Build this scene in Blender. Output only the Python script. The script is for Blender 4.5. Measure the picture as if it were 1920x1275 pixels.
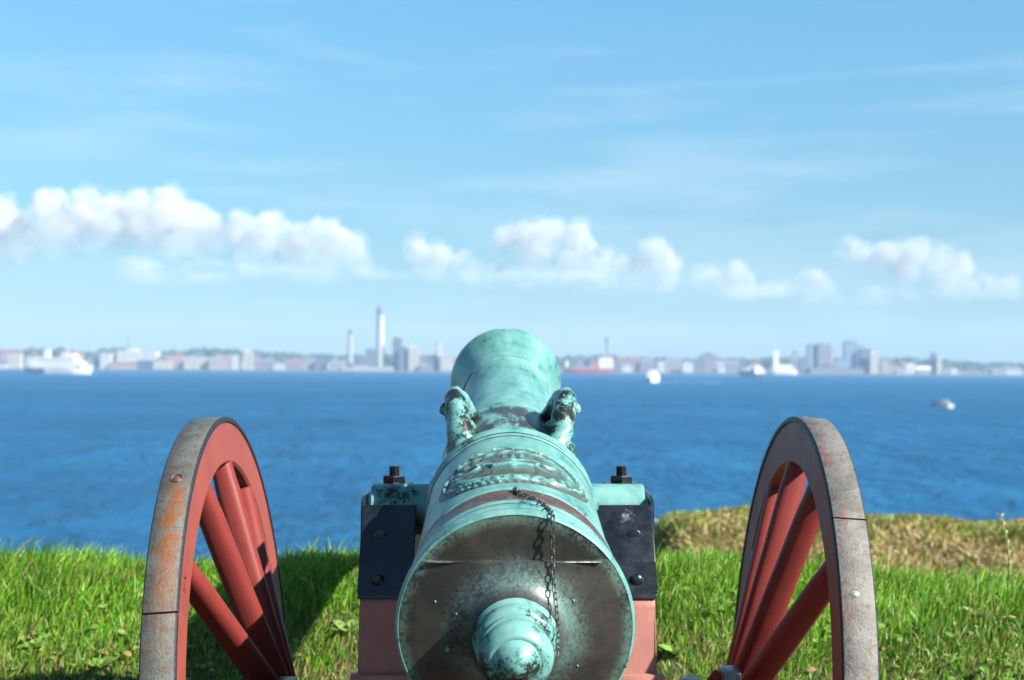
import bpy, bmesh, math, random
import numpy as np
from mathutils import Vector, Matrix, Quaternion, noise

for o in list(bpy.data.objects):
    bpy.data.objects.remove(o)
S = bpy.context.scene
COL = S.collection
RAD = math.radians
random.seed(7)
RNG = np.random.default_rng(7)

# ------------------------------------------------------------------ camera
F = 2870.0                       # focal length in photograph pixels (1920 wide)
CAM_Z = 1.335
HORIZON = 690.0
ROLL = RAD(0.36)
cam_d = bpy.data.cameras.new('camera')
cam = bpy.data.objects.new('camera', cam_d)
COL.objects.link(cam)
cam_d.sensor_width = 36.0
cam_d.lens = 36.0 * F / 1920.0
cam_d.clip_start = 0.05
cam_d.clip_end = 60000.0
PITCH = math.atan((HORIZON - 637.5) / F)
CAM_M = (Matrix.Translation((0, 0, CAM_Z)) @ Matrix.Rotation(math.pi / 2 + PITCH, 4, 'X')
         @ Matrix.Rotation(ROLL, 4, 'Z'))
cam.matrix_world = CAM_M
cam_d.dof.use_dof = True
cam_d.dof.focus_distance = 2.72
cam_d.dof.aperture_fstop = 5.4
cam_d.dof.aperture_blades = 9
S.camera = cam

# ------------------------------------------------------------------ sun and sky
SUN_DIR = Vector((1.0, -0.60, 0.82)).normalized()     # towards the sun: right, behind the camera
SUN_EL = math.asin(SUN_DIR.z)
sun_d = bpy.data.lights.new('sun', 'SUN')
sun_d.energy = 5.0
sun_d.angle = RAD(0.55)
sun_d.color = (1.0, 0.94, 0.84)
sun = bpy.data.objects.new('sun', sun_d)
COL.objects.link(sun)
sun.rotation_euler = SUN_DIR.to_track_quat('Z', 'Y').to_euler()
sun.location = (30, -40, 40)

W = bpy.data.worlds.new('World')
S.world = W
W.use_nodes = True
wn, wl = W.node_tree.nodes, W.node_tree.links
wn.clear()
w_out = wn.new('ShaderNodeOutputWorld')
w_bg = wn.new('ShaderNodeBackground')
w_bg.inputs['Strength'].default_value = 0.050
sky = wn.new('ShaderNodeTexSky')
sky.sky_type = 'NISHITA'
sky.sun_disc = False
sky.sun_elevation = SUN_EL
sky.sun_rotation = math.atan2(SUN_DIR.x, SUN_DIR.y)
sky.altitude = 0
sky.air_density = 1.0
sky.dust_density = 0.35
sky.ozone_density = 2.5
w_tint = wn.new('ShaderNodeMix'); w_tint.data_type = 'RGBA'; w_tint.blend_type = 'MULTIPLY'
w_tint.inputs[0].default_value = 1.0
w_tint.inputs[7].default_value = (0.70, 1.13, 1.14, 1)
wl.new(sky.outputs[0], w_tint.inputs[6])
w_geo = wn.new('ShaderNodeTexCoord')
w_sep = wn.new('ShaderNodeSeparateXYZ')
wl.new(w_geo.outputs['Generated'], w_sep.inputs[0])
w_el = wn.new('ShaderNodeMapRange')
w_el.inputs['From Min'].default_value = 0.0
w_el.inputs['From Max'].default_value = 0.24
wl.new(w_sep.outputs['Z'], w_el.inputs['Value'])
w_hc = wn.new('ShaderNodeMix'); w_hc.data_type = 'RGBA'
w_hc.inputs[6].default_value = (0.465, 0.545, 0.60, 1)      # hazier air low down
w_hc.inputs[7].default_value = (0.66, 1.12, 1.17, 1)
wl.new(w_el.outputs[0], w_hc.inputs[0])
wl.new(w_hc.outputs[2], w_tint.inputs[7])
# thin high cirrus, everywhere in the sky, stretched along the horizon
w_tc = wn.new('ShaderNodeTexCoord')
w_map = wn.new('ShaderNodeMapping')
w_map.inputs['Rotation'].default_value = (0, RAD(-7), 0)
w_map.inputs['Scale'].default_value = (2.2, 2.2, 17.0)
w_nz = wn.new('ShaderNodeTexNoise')
w_nz.inputs['Scale'].default_value = 2.1
w_nz.inputs['Detail'].default_value = 6
w_nz.inputs['Roughness'].default_value = 0.55
w_rmp = wn.new('ShaderNodeMapRange')
w_rmp.inputs['From Min'].default_value = 0.50
w_rmp.inputs['From Max'].default_value = 0.82
w_rmp.inputs['To Max'].default_value = 0.40
w_cir = wn.new('ShaderNodeMix'); w_cir.data_type = 'RGBA'
w_cir.inputs[7].default_value = (5.6, 6.6, 7.2, 1)
wl.new(w_tc.outputs['Generated'], w_map.inputs['Vector'])
wl.new(w_map.outputs[0], w_nz.inputs['Vector'])
wl.new(w_nz.outputs['Fac'], w_rmp.inputs['Value'])
wl.new(w_rmp.outputs[0], w_cir.inputs[0])
wl.new(w_tint.outputs[2], w_cir.inputs[6])
wl.new(w_cir.outputs[2], w_bg.inputs['Color'])
wl.new(w_bg.outputs[0], w_out.inputs['Surface'])

S.view_settings.view_transform = 'Standard'
S.view_settings.look = 'None'
S.view_settings.exposure = 1.55
S.view_settings.gamma = 1.0
S.view_settings.use_curve_mapping = False
S.render.engine = 'CYCLES'
cy = S.cycles
cy.use_denoising = True
cy.max_bounces = 16
cy.diffuse_bounces = 3
cy.glossy_bounces = 3
cy.transmission_bounces = 4
cy.transparent_max_bounces = 8
cy.volume_bounces = 10
cy.volume_step_rate = 1.0
cy.volume_max_steps = 64
cy.sample_clamp_indirect = 6.0
cy.use_fast_gi = False


# ------------------------------------------------------------------ helpers
def tag(o, label=None, cat=None, group=None, kind=None):
    if label: o['label'] = label
    if cat: o['category'] = cat
    if group: o['group'] = group
    if kind: o['kind'] = kind
    return o


def empty(name, loc=(0, 0, 0)):
    o = bpy.data.objects.new(name, None)
    o.location = loc
    o.empty_display_size = 0.1
    COL.objects.link(o)
    return o


def link(name, me, parent=None, mat=None):
    o = bpy.data.objects.new(name, me)
    COL.objects.link(o)
    if mat is not None and len(me.materials) == 0:
        me.materials.append(mat)
    if parent is not None:
        o.parent = parent
        if parent.type == 'EMPTY':        # the vertices are in world coordinates
            o.matrix_parent_inverse = Matrix.Translation(parent.location).inverted()
    return o


def from_bm(bm, name='m', angle=None):
    me = bpy.data.meshes.new(name)
    bmesh.ops.recalc_face_normals(bm, faces=bm.faces)
    bm.to_mesh(me)
    bm.free()
    if angle is not None:
        me.polygons.foreach_set('use_smooth', [True] * len(me.polygons))
        me.set_sharp_from_angle(angle=RAD(angle))
    return me


def box_bm(bm, x0, x1, y0, y1, z0, z1, bevel=0.0, seg=2):
    vs = [bm.verts.new((x, y, z)) for x in (x0, x1) for y in (y0, y1) for z in (z0, z1)]
    idx = [(0, 1, 3, 2), (4, 6, 7, 5), (0, 4, 5, 1), (2, 3, 7, 6), (0, 2, 6, 4), (1, 5, 7, 3)]
    fs = [bm.faces.new([vs[i] for i in f]) for f in idx]
    if bevel:
        es = list({e for f in fs for e in f.edges})
        bmesh.ops.bevel(bm, geom=es, offset=bevel, segments=seg, affect='EDGES', profile=0.5)
    return bm


def box(name, dims, parent, mat, bevel=0.0, seg=2, angle=None):
    bm = bmesh.new()
    box_bm(bm, *dims, bevel=bevel, seg=seg)
    return link(name, from_bm(bm, name, 40 if bevel else angle), parent, mat)


def prism(poly_yz, x0, x1, bevel=0.004):
    bm = bmesh.new()
    a = [bm.verts.new((x0, y, z)) for y, z in poly_yz]
    b = [bm.verts.new((x1, y, z)) for y, z in poly_yz]
    n = len(a)
    bm.faces.new(a); bm.faces.new(b[::-1])
    for i in range(n):
        bm.faces.new((a[i], b[i], b[(i + 1) % n], a[(i + 1) % n]))
    if bevel:
        bmesh.ops.bevel(bm, geom=list(bm.edges), offset=bevel, segments=2, affect='EDGES', profile=0.5)
    return from_bm(bm, 'prism', 35)


def lathe(profile, frame, seg=96, a0=0.0, a1=2 * math.pi, close=True, angle=28, cap=True):
    """profile (s, r) about frame = (origin, axis, right, up); stores (s, angle, r) as attribute buv"""
    O, A, R_, U = frame
    verts, uv, faces = [], [], []
    full = abs((a1 - a0) - 2 * math.pi) < 1e-6
    na = seg if full else seg + 1
    for s, r in profile:
        for j in range(na):
            t = a0 + (a1 - a0) * j / seg
            verts.append(O + A * s + R_ * (r * math.sin(t)) + U * (r * math.cos(t)))
            uv.append((s, (t + math.pi) % (2 * math.pi) - math.pi, r))
    m = len(profile)
    loops = m if close else m - 1
    for i in range(loops):
        k = (i + 1) % m
        for j in range(seg):
            j2 = (j + 1) % na
            faces.append((i * na + j, i * na + j2, k * na + j2, k * na + j))
    if not full and close and cap:
        faces.append([i * na for i in range(m)])
        faces.append([i * na + na - 1 for i in range(m)][::-1])
    me = bpy.data.meshes.new('lathe')
    me.from_pydata([tuple(v) for v in verts], [], faces)
    at = me.attributes.new('buv', 'FLOAT_VECTOR', 'POINT')
    at.data.foreach_set('vector', np.array(uv, dtype=np.float32).ravel())
    bm = bmesh.new(); bm.from_mesh(me)
    bmesh.ops.remove_doubles(bm, verts=[v for v in bm.verts], dist=1e-6)
    bmesh.ops.recalc_face_normals(bm, faces=bm.faces)
    bm.to_mesh(me); bm.free()
    me.polygons.foreach_set('use_smooth', [True] * len(me.polygons))
    me.set_sharp_from_angle(angle=RAD(angle))
    return me


def tube(points, radii, seg=16, squash=None, cap=True, angle=60):
    """swept tube through points"""
    bm = bmesh.new()
    rings = []
    n = len(points)
    up0 = Vector((0.123, 0.2, 1)).normalized()
    for i, p in enumerate(points):
        t = (points[min(i + 1, n - 1)] - points[max(i - 1, 0)]).normalized()
        x = t.cross(up0)
        if x.length < 1e-4: x = t.cross(Vector((1, 0, 0)))
        x.normalize(); y = x.cross(t)
        q = squash[i] if squash else 1.0
        rings.append([bm.verts.new(p + x * (radii[i] * q * math.cos(a)) + y * (radii[i] * math.sin(a)))
                      for a in [2 * math.pi * k / seg for k in range(seg)]])
    for i in range(n - 1):
        for k in range(seg):
            bm.faces.new((rings[i][k], rings[i][(k + 1) % seg], rings[i + 1][(k + 1) % seg], rings[i + 1][k]))
    if cap:
        bm.faces.new(rings[0]); bm.faces.new(rings[-1][::-1])
    return from_bm(bm, 'tube', angle)


def poly_mesh(name, V, corner, starts, totals, col=None, smooth=False):
    me = bpy.data.meshes.new(name)
    me.vertices.add(len(V)); me.vertices.foreach_set('co', np.asarray(V, np.float32).ravel())
    me.loops.add(len(corner)); me.loops.foreach_set('vertex_index', np.asarray(corner, np.int32))
    me.polygons.add(len(starts)); me.polygons.foreach_set('loop_start', np.asarray(starts, np.int32))
    me.polygons.foreach_set('loop_total', np.asarray(totals, np.int32))
    if smooth: me.polygons.foreach_set('use_smooth', np.ones(len(starts), bool))
    me.update(calc_edges=True)
    if col is not None:
        at = me.color_attributes.new('tint', 'FLOAT_COLOR', 'POINT')
        c4 = np.ones((len(V), 4), np.float32); c4[:, :3] = np.asarray(col) * ALB
        at.data.foreach_set('color', c4.ravel())
    return me


def at_px(px, py, depth):
    """the world point that lies on photograph pixel (px, py) at this depth"""
    return CAM_M @ Vector(((px - 960) / F * depth, -(py - 637.5) / F * depth, -depth))


# ------------------------------------------------------------------ materials
ALB = 0.61      # overall reflectance, set against the exposure above


class NT:
    def __init__(s, name):
        s.m = bpy.data.materials.new(name); s.m.use_nodes = True
        s.n, s.l = s.m.node_tree.nodes, s.m.node_tree.links
        s.b = s.n['Principled BSDF']; s.out = s.n['Material Output']
    def node(s, t, **kw):
        x = s.n.new(t)
        for k, v in kw.items(): setattr(x, k, v)
        return x
    def put(s, sock, v):
        if isinstance(v, bpy.types.NodeSocket): s.l.new(v, sock)
        else:
            if hasattr(sock.default_value, '__len__') and len(sock.default_value) == 4 and len(v) == 3: v = (*[c * ALB for c in v], 1)
            sock.default_value = v
    def set(s, **kw):
        for k, v in kw.items(): s.put(s.b.inputs[k.replace('_', ' ')], v)
        return s
    def obj(s): return s.node('ShaderNodeTexCoord').outputs['Object']
    def attr(s, name, out='Vector'): return s.node('ShaderNodeAttribute', attribute_name=name).outputs[out]
    def mapping(s, vec, scale=(1, 1, 1), loc=(0, 0, 0)):
        x = s.node('ShaderNodeMapping'); s.put(x.inputs['Vector'], vec)
        x.inputs['Scale'].default_value = scale; x.inputs['Location'].default_value = loc
        return x.outputs[0]
    def noise(s, vec, scale=5, detail=5, rough=0.6, dist=0.0, out='Fac'):
        x = s.node('ShaderNodeTexNoise'); s.put(x.inputs['Vector'], vec)
        x.inputs['Scale'].default_value = scale; x.inputs['Detail'].default_value = detail
        x.inputs['Roughness'].default_value = rough; x.inputs['Distortion'].default_value = dist
        return x.outputs[out]
    def ramp(s, v, lo, hi, a=0.0, b=1.0, smooth=True):
        x = s.node('ShaderNodeMapRange')
        x.interpolation_type = 'SMOOTHSTEP' if smooth else 'LINEAR'
        s.put(x.inputs['Value'], v)
        for k, q in (('From Min', lo), ('From Max', hi), ('To Min', a), ('To Max', b)): s.put(x.inputs[k], q)
        return x.outputs[0]
    def mix(s, f, a, b, blend='MIX'):
        x = s.node('ShaderNodeMix', data_type='RGBA', blend_type=blend)
        s.put(x.inputs[0], f); s.put(x.inputs[6], a); s.put(x.inputs[7], b)
        return x.outputs[2]
    def math(s, op, a, b=0.0, c=0.0):
        x = s.node('ShaderNodeMath', operation=op)
        s.put(x.inputs[0], a); s.put(x.inputs[1], b); s.put(x.inputs[2], c)
        return x.outputs[0]
    def sep(s, vec):
        x = s.node('ShaderNodeSeparateXYZ'); s.put(x.inputs[0], vec); return x.outputs
    def bump(s, h, strength=0.3, dist=0.002):
        x = s.node('ShaderNodeBump'); s.put(x.inputs['Height'], h)
        x.inputs['Strength'].default_value = strength; x.inputs['Distance'].default_value = dist
        s.put(s.b.inputs['Normal'], x.outputs[0]); return s


VERD = (0.100, 0.330, 0.310)
VERD_PALE = (0.225, 0.49, 0.455)
DARKB = (0.035, 0.034, 0.030)
BROWN = (0.075, 0.052, 0.040)


def mat_patina(name, dark=0.46, streak=True, brown=False):
    m = NT(name)
    uv = m.attr('buv'); ob = m.obj()
    big = m.noise(m.mapping(uv, (5, 2.2, 0)) if streak else ob, 1.0 if streak else 16, 6, 0.65)
    st = m.noise(m.mapping(uv, (1.0, 22, 0)) if streak else ob, 2.0 if streak else 30, 6, 0.7)
    fine = m.noise(ob, 160, 4, 0.7)
    spk = m.noise(ob, 420, 3, 0.6)
    col = m.mix(m.ramp(big, 0.35, 0.68), VERD, VERD_PALE)
    col = m.mix(m.ramp(st, 0.52, 0.75, 0, 0.55), col, (0.10, 0.29, 0.31))
    col = m.mix(m.ramp(m.noise(ob, 26, 5, 0.7), 0.50, 0.74, 0, 0.5), col, (0.26, 0.42, 0.35))
    d = m.math('ADD', m.math('MULTIPLY', big, 0.62), m.math('ADD', m.math('MULTIPLY', fine, 0.26), m.math('MULTIPLY', spk, 0.12)))
    mask = m.ramp(d, dark - 0.05, dark + 0.015)
    if streak:        # grime dragged round the barrel and down its flanks
        run = m.noise(m.mapping(uv, (26, 1.6, 0)), 1.0, 5, 0.7)
        drip = m.noise(m.mapping(uv, (34, 0.5, 0), (3, 1, 0)), 1.0, 4, 0.6)
        dirt = m.math('MULTIPLY', m.ramp(run, 0.52, 0.70), m.ramp(big, 0.62, 0.40, 0.15, 0.85))
        col = m.mix(dirt, col, (0.085, 0.115, 0.10))
        col = m.mix(m.math('MULTIPLY', m.ramp(drip, 0.58, 0.70), 0.45), col, (0.05, 0.13, 0.15))
    col = m.mix(mask, BROWN if brown else DARKB, col)
    m.set(Base_Color=col, Roughness=m.ramp(mask, 0, 1, 0.34, 0.42), Metallic=m.ramp(mask, 0, 1, 0.45, 0.05))
    m.b.inputs['Specular IOR Level'].default_value = 0.3
    m.bump(m.math('ADD', fine, m.math('MULTIPLY', st, 0.5)), 0.30, 0.0015)
    return m.m


def mat_breech():
    m = NT('dark_bronze_breech')
    ob = m.obj(); uv = m.attr('buv')
    big = m.noise(ob, 14, 6, 0.6); fine = m.noise(ob, 190, 4, 0.7)
    col = m.mix(m.ramp(big, 0.35, 0.65), (0.038, 0.039, 0.035), (0.078, 0.072, 0.062))
    r = m.sep(uv)[2]
    cove = m.math('MULTIPLY', m.ramp(r, 0.130, 0.085), m.ramp(r, 0.060, 0.085))
    g = m.math('ADD', m.math('MULTIPLY', big, 0.5), m.math('MULTIPLY', fine, 0.5))
    col = m.mix(m.math('MULTIPLY', cove, m.ramp(g, 0.38, 0.64, 0, 0.85)), col, (0.16, 0.31, 0.29))
    edge = m.math('MULTIPLY', m.ramp(r, 0.158, 0.176), m.ramp(g, 0.40, 0.58, 0, 0.8))
    col = m.mix(edge, col, (0.17, 0.33, 0.27))
    col = m.mix(m.ramp(m.noise(ob, 95, 2, 0.5), 0.75, 0.80, 0, 0.6), col, (0.25, 0.45, 0.40))
    m.set(Base_Color=col, Roughness=m.ramp(fine, 0.3, 0.7, 0.36, 0.52), Metallic=0.35)
    m.bump(fine, 0.15, 0.001)
    return m.m


def mat_relief():
    m = NT('bronze_relief')
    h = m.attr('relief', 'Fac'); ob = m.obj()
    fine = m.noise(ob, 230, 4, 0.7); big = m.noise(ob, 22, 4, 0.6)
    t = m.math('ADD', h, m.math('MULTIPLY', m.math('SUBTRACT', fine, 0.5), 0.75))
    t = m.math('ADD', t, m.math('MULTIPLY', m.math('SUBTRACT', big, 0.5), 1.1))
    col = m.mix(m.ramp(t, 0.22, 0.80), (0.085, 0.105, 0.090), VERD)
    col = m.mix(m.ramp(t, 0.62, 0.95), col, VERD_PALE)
    m.set(Base_Color=col, Roughness=0.5, Metallic=0.1)
    m.bump(fine, 0.3, 0.001)
    return m.m


def mat_band():
    m = NT('brown_bronze_band')
    ob = m.obj(); n = m.noise(ob, 40, 5, 0.7); f = m.noise(ob, 300, 3, 0.7)
    col = m.mix(m.ramp(n, 0.3, 0.7), (0.10, 0.060, 0.040), (0.21, 0.135, 0.095))
    col = m.mix(m.ramp(m.math('ADD', m.math('MULTIPLY', n, .5), m.math('MULTIPLY', f, .5)), 0.56, 0.66), col, (0.27, 0.52, 0.45))
    m.set(Base_Color=col, Roughness=0.42, Metallic=0.35); m.bump(f, 0.2, 0.001)
    return m.m


def mat_red(name, base=(0.31, 0.058, 0.042)):
    m = NT(name)
    ob = m.obj(); n = m.noise(ob, 9, 5, 0.6); f = m.noise(ob, 140, 4, 0.7)
    v = [c * 0.82 for c in base]
    col = m.mix(m.ramp(n, 0.3, 0.7), v, base)
    col = m.mix(m.ramp(f, 0.66, 0.74, 0, 0.55), col, (0.20, 0.055, 0.045))
    wear = m.math('ADD', m.math('MULTIPLY', m.noise(ob, 22, 6, 0.75), 0.6), m.math('MULTIPLY', m.noise(ob, 260, 3, 0.7), 0.4))
    col = m.mix(m.ramp(wear, 0.60, 0.66, 0, 0.75), col, (0.075, 0.030, 0.026))
    col = m.mix(m.ramp(m.noise(ob, 5, 4, 0.6), 0.50, 0.72, 0, 0.25), col, [min(1, c * 1.5) for c in base])
    grain = m.noise(m.mapping(ob, (60, 60, 3)), 2, 4, 0.6)
    col = m.mix(m.ramp(grain, 0.55, 0.75, 0, 0.2), col, [min(1, c * 1.6) for c in base])
    m.b.inputs['Specular IOR Level'].default_value = 0.22
    m.set(Base_Color=col, Roughness=m.ramp(n, 0.3, 0.7, 0.42, 0.55))
    m.bump(m.math('ADD', m.math('MULTIPLY', f, 0.5), grain), 0.28, 0.0016)
    return m.m


def mat_black(name, worn=None):
    m = NT(name)
    ob = m.obj(); n = m.noise(ob, 30, 5, 0.65); f = m.noise(ob, 260, 4, 0.7)
    col = m.mix(m.ramp(n, 0.3, 0.7), (0.006, 0.008, 0.013), (0.013, 0.017, 0.027))
    col = m.mix(m.ramp(f, 0.68, 0.74, 0, 0.6), col, (0.10, 0.10, 0.10))
    if worn is not None:            # a patch where the paint has rubbed off
        d = m.node('ShaderNodeVectorMath', operation='DISTANCE')
        m.put(d.inputs[0], ob); d.inputs[1].default_value = worn
        w = m.math('ADD', m.ramp(d.outputs['Value'], 0.040, 0.0, 0, 0.40, smooth=False), m.math('MULTIPLY', m.noise(ob, 150, 5, 0.85), 0.75))
        col = m.mix(m.math('MULTIPLY', m.ramp(w, 0.60, 0.74), m.ramp(d.outputs['Value'], .045, .03)), col, (0.24, 0.25, 0.26))
    m.set(Base_Color=col, Roughness=m.ramp(n, 0.3, 0.7, 0.24, 0.38))
    m.b.inputs['Specular IOR Level'].default_value = 0.5
    m.bump(m.math('ADD', n, m.math('MULTIPLY', f, 0.3)), 0.18, 0.0015)
    return m.m


def mat_tyre(name, left):
    m = NT(name)
    ob = m.obj(); uv = m.attr('buv')
    n = m.noise(ob, 13, 6, 0.65); f = m.noise(ob, 190, 5, 0.75); g = m.noise(ob, 60, 5, 0.7)
    s, a, r = m.sep(uv)
    if left:
        base = m.mix(m.ramp(n, 0.35, 0.65), (0.085, 0.098, 0.092), (0.165, 0.175, 0.155))
        base = m.mix(m.ramp(g, 0.46, 0.66, 0, 0.85), base, (0.12, 0.072, 0.042))
        wob = m.math('ADD', s, m.math('MULTIPLY', m.math('SUBTRACT', m.noise(ob, 28, 3, 0.6), 0.5), 0.05))
        run = m.math('MULTIPLY', m.ramp(wob, 0.000, 0.022), m.ramp(wob, 0.055, 0.028))
        run = m.math('MULTIPLY', run, m.math('MULTIPLY', m.ramp(a, -0.57, -0.66), m.ramp(a, -1.25, -0.80)))
        run = m.math('MULTIPLY', run, m.ramp(g, 0.28, 0.55))
        base = m.mix(run, base, (0.27, 0.085, 0.018))
    else:
        base = m.mix(m.ramp(n, 0.35, 0.65), (0.135, 0.135, 0.125), (0.235, 0.23, 0.21))
        base = m.mix(m.ramp(g, 0.50, 0.68, 0, 0.8), base, (0.15, 0.088, 0.055))
        red = m.math('MULTIPLY', m.ramp(m.noise(ob, 34, 5, 0.85), 0.565, 0.61), m.ramp(s, 0.040, 0.008))
        base = m.mix(red, base, (0.38, 0.06, 0.045))
    base = m.mix(m.ramp(m.noise(ob, 85, 4, 0.8), 0.58, 0.66, 0, 0.8), base, (0.085, 0.062, 0.045))
    base = m.mix(m.ramp(f, 0.60, 0.70, 0, 0.85), base, (0.06, 0.05, 0.045))
    base = m.mix(m.ramp(f, 0.36, 0.26, 0, 0.7), base, (0.34, 0.34, 0.31))
    # blue-black paint on the edges of the iron
    e = m.math('ADD', m.ramp(s, 0.004, 0.0015), m.ramp(s, 0.059, 0.0615))
    e = m.ramp(m.math('ADD', e, m.math('MULTIPLY', g, 0.5)), 0.55, 0.75)
    base = m.mix(e, base, (0.014, 0.017, 0.03))
    m.set(Base_Color=base, Roughness=m.ramp(f, 0.3, 0.7, 0.42, 0.62), Metallic=0.12)
    m.bump(m.math('ADD', f, m.math('MULTIPLY', g, 0.7)), 0.7, 0.003)
    return m.m


def mat_simple(name, col, rough=0.5, metal=0.0, var=0.25, scale=40):
    m = NT(name)
    n = m.noise(m.obj(), scale, 4, 0.6)
    m.set(Base_Color=m.mix(m.ramp(n, 0.3, 0.7), [c * (1 - var) for c in col], [min(1, c * (1 + var)) for c in col]), Roughness=rough, Metallic=metal)
    return m.m


def mat_far(name, col, rough=0.7):
    """masonry of a far building: rows of windows by object coordinates"""
    m = NT(name)
    x, y, z = m.sep(m.obj())
    row = m.math('FRACT', m.math('MULTIPLY', z, 1 / 3.4)); bay = m.math('FRACT', m.math('MULTIPLY', x, 1 / 3.1))
    w = m.math('MULTIPLY', m.math('COMPARE', row, 0.55, 0.22), m.math('COMPARE', bay, 0.5, 0.2))
    n = m.noise(m.obj(), 0.08, 4, 0.6)
    c = m.mix(m.ramp(n, 0.3, 0.7), [v * 0.85 for v in col], col)
    m.set(Base_Color=m.mix(m.math('MULTIPLY', w, 0.7), c, (0.05, 0.06, 0.08)), Roughness=rough)
    return m.m


def mat_grass(name, translucent=0.35):
    m = NT(name)
    col = m.attr('tint', 'Color')
    m.set(Base_Color=col, Roughness=0.42)
    m.b.inputs['Specular IOR Level'].default_value = 0.35
    t = m.node('ShaderNodeBsdfTranslucent')
    m.l.new(m.mix(0.5, col, (0.30, 0.42, 0.04), 'MIX'), t.inputs['Color'])
    x = m.node('ShaderNodeMixShader'); x.inputs[0].default_value = translucent
    m.l.new(m.b.outputs[0], x.inputs[1]); m.l.new(t.outputs[0], x.inputs[2]); m.l.new(x.outputs[0], m.out.inputs['Surface'])
    return m.m


def mat_soil():
    m = NT('rampart_turf')
    ob = m.obj(); n = m.noise(ob, 5, 6, 0.65); f = m.noise(ob, 70, 5, 0.7)
    c = m.mix(m.ramp(n, 0.35, 0.65), (0.055, 0.085, 0.022), (0.10, 0.085, 0.045))
    c = m.mix(m.ramp(f, 0.5, 0.7), c, (0.14, 0.115, 0.06))
    m.set(Base_Color=c, Roughness=0.9); m.bump(f, 0.6, 0.01)
    return m.m


def mat_water():
    m = NT('sea_water')
    ob = m.obj()
    n1 = m.noise(m.mapping(ob, (1.0, 0.55, 1)), 0.55, 4, 0.6, 0.4)
    n2 = m.noise(m.mapping(ob, (1.0, 0.45, 1)), 0.07, 4, 0.55, 0.2)
    n3 = m.noise(m.mapping(ob, (1.0, 0.6, 1)), 3.2, 3, 0.6)
    gust = m.noise(m.mapping(ob, (0.25, 1.0, 1)), 0.011, 4, 0.6)
    h = m.math('ADD', m.math('ADD', m.math('MULTIPLY', n1, 1.0), m.math('MULTIPLY', n2, 5.0)), m.math('MULTIPLY', n3, 0.18))
    h = m.math('MULTIPLY', h, m.ramp(gust, 0.3, 0.7, 0.75, 1.35))
    mid = m.noise(m.mapping(ob, (0.35, 1.0, 1)), 0.09, 5, 0.65)
    lane = m.math('ADD', m.math('MULTIPLY', gust, 0.55), m.math('MULTIPLY', mid, 0.45))
    col = m.mix(m.ramp(lane, 0.36, 0.64), (0.008, 0.100, 0.245), (0.017, 0.148, 0.325))
    bp = m.node('ShaderNodeBump'); m.put(bp.inputs['Height'], h)
    bp.inputs['Strength'].default_value = 0.75; bp.inputs['Distance'].default_value = 0.9
    df = m.node('ShaderNodeBsdfDiffuse'); m.put(df.inputs['Color'], col); m.l.new(bp.outputs[0], df.inputs['Normal'])
    gl = m.node('ShaderNodeBsdfGlossy'); gl.inputs['Roughness'].default_value = 0.2; m.l.new(bp.outputs[0], gl.inputs['Normal'])
    x = m.node('ShaderNodeMixShader'); x.inputs[0].default_value = 0.13
    m.l.new(df.outputs[0], x.inputs[1]); m.l.new(gl.outputs[0], x.inputs[2]); m.l.new(x.outputs[0], m.out.inputs['Surface'])
    return m.m


def mat_cloud():
    m = NT('cloud_vapour')
    m.n.remove(m.b)
    v = m.node('ShaderNodeVolumePrincipled')
    v.inputs['Color'].default_value = (.70, .695, .695, 1)
    gz = m.sep(m.node('ShaderNodeTexCoord').outputs['Generated'])[2]
    n = m.noise(m.obj(), 1 / 240, 5, 0.62)
    dens = m.math('MULTIPLY', m.ramp(n, 0.36, 0.60, 0.0, 1.0), m.ramp(gz, 0.02, 0.62, 0.10, 1.0))
    m.l.new(m.math('MULTIPLY', dens, 0.0050), v.inputs['Density'])
    v.inputs['Anisotropy'].default_value = -0.12
    m.l.new(v.outputs[0], m.out.inputs['Volume'])
    return m.m


M = dict(
    barrel=mat_patina('verdigris_bronze', 0.415), ring=mat_patina('verdigris_ring', 0.445),
    dolphin=mat_patina('weathered_dolphin_bronze', 0.50, streak=False), trunnion=mat_patina('verdigris_trunnion', 0.47, streak=False),
    knob=mat_patina('verdigris_knob', 0.49, streak=False), rough=mat_patina('worn_bronze', 0.53, brown=True),
    breech=mat_breech(), relief=mat_relief(), band=mat_band(),
    red=mat_red('red_paint', (.255, .040, .034)), cheek=mat_red('pale_red_paint', (.50, .215, .175)), red_rim=mat_red('red_paint_rim', (.34, .082, .064)), black=mat_black('blue_black_iron'),  # cheeks get a paler red than the wheels
    black_worn=mat_black('worn_blue_black_iron', (0.236, 3.045, 1.035)),
    tyre_l=mat_tyre('rusty_tyre_iron', True), tyre_r=mat_tyre('pale_tyre_iron', False),
    steel=mat_simple('dull_steel', (0.30, 0.31, 0.32), 0.35, 0.8), chain=mat_simple('chain_iron', (0.10, 0.105, 0.10), 0.4, 0.6, 0.4, 200),
    nail=mat_simple('grey_nail', (.30, .30, .29), .5, .2, .4, 200),
    rust=mat_simple('rusty_nail', (0.13, 0.055, 0.035), 0.6, 0.2, 0.5, 150),
    soil=mat_soil(), grass=mat_grass('grass_blades'), weed=mat_grass('weed_leaves', 0.25), water=mat_water(), cloud=mat_cloud(),
)

# ------------------------------------------------------------------ ground
SEA_Z = -8.0


def smooth(a, b, x):
    t = np.clip((x - a) / (b - a), 0, 1); return t * t * (3 - 2 * t)


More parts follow.
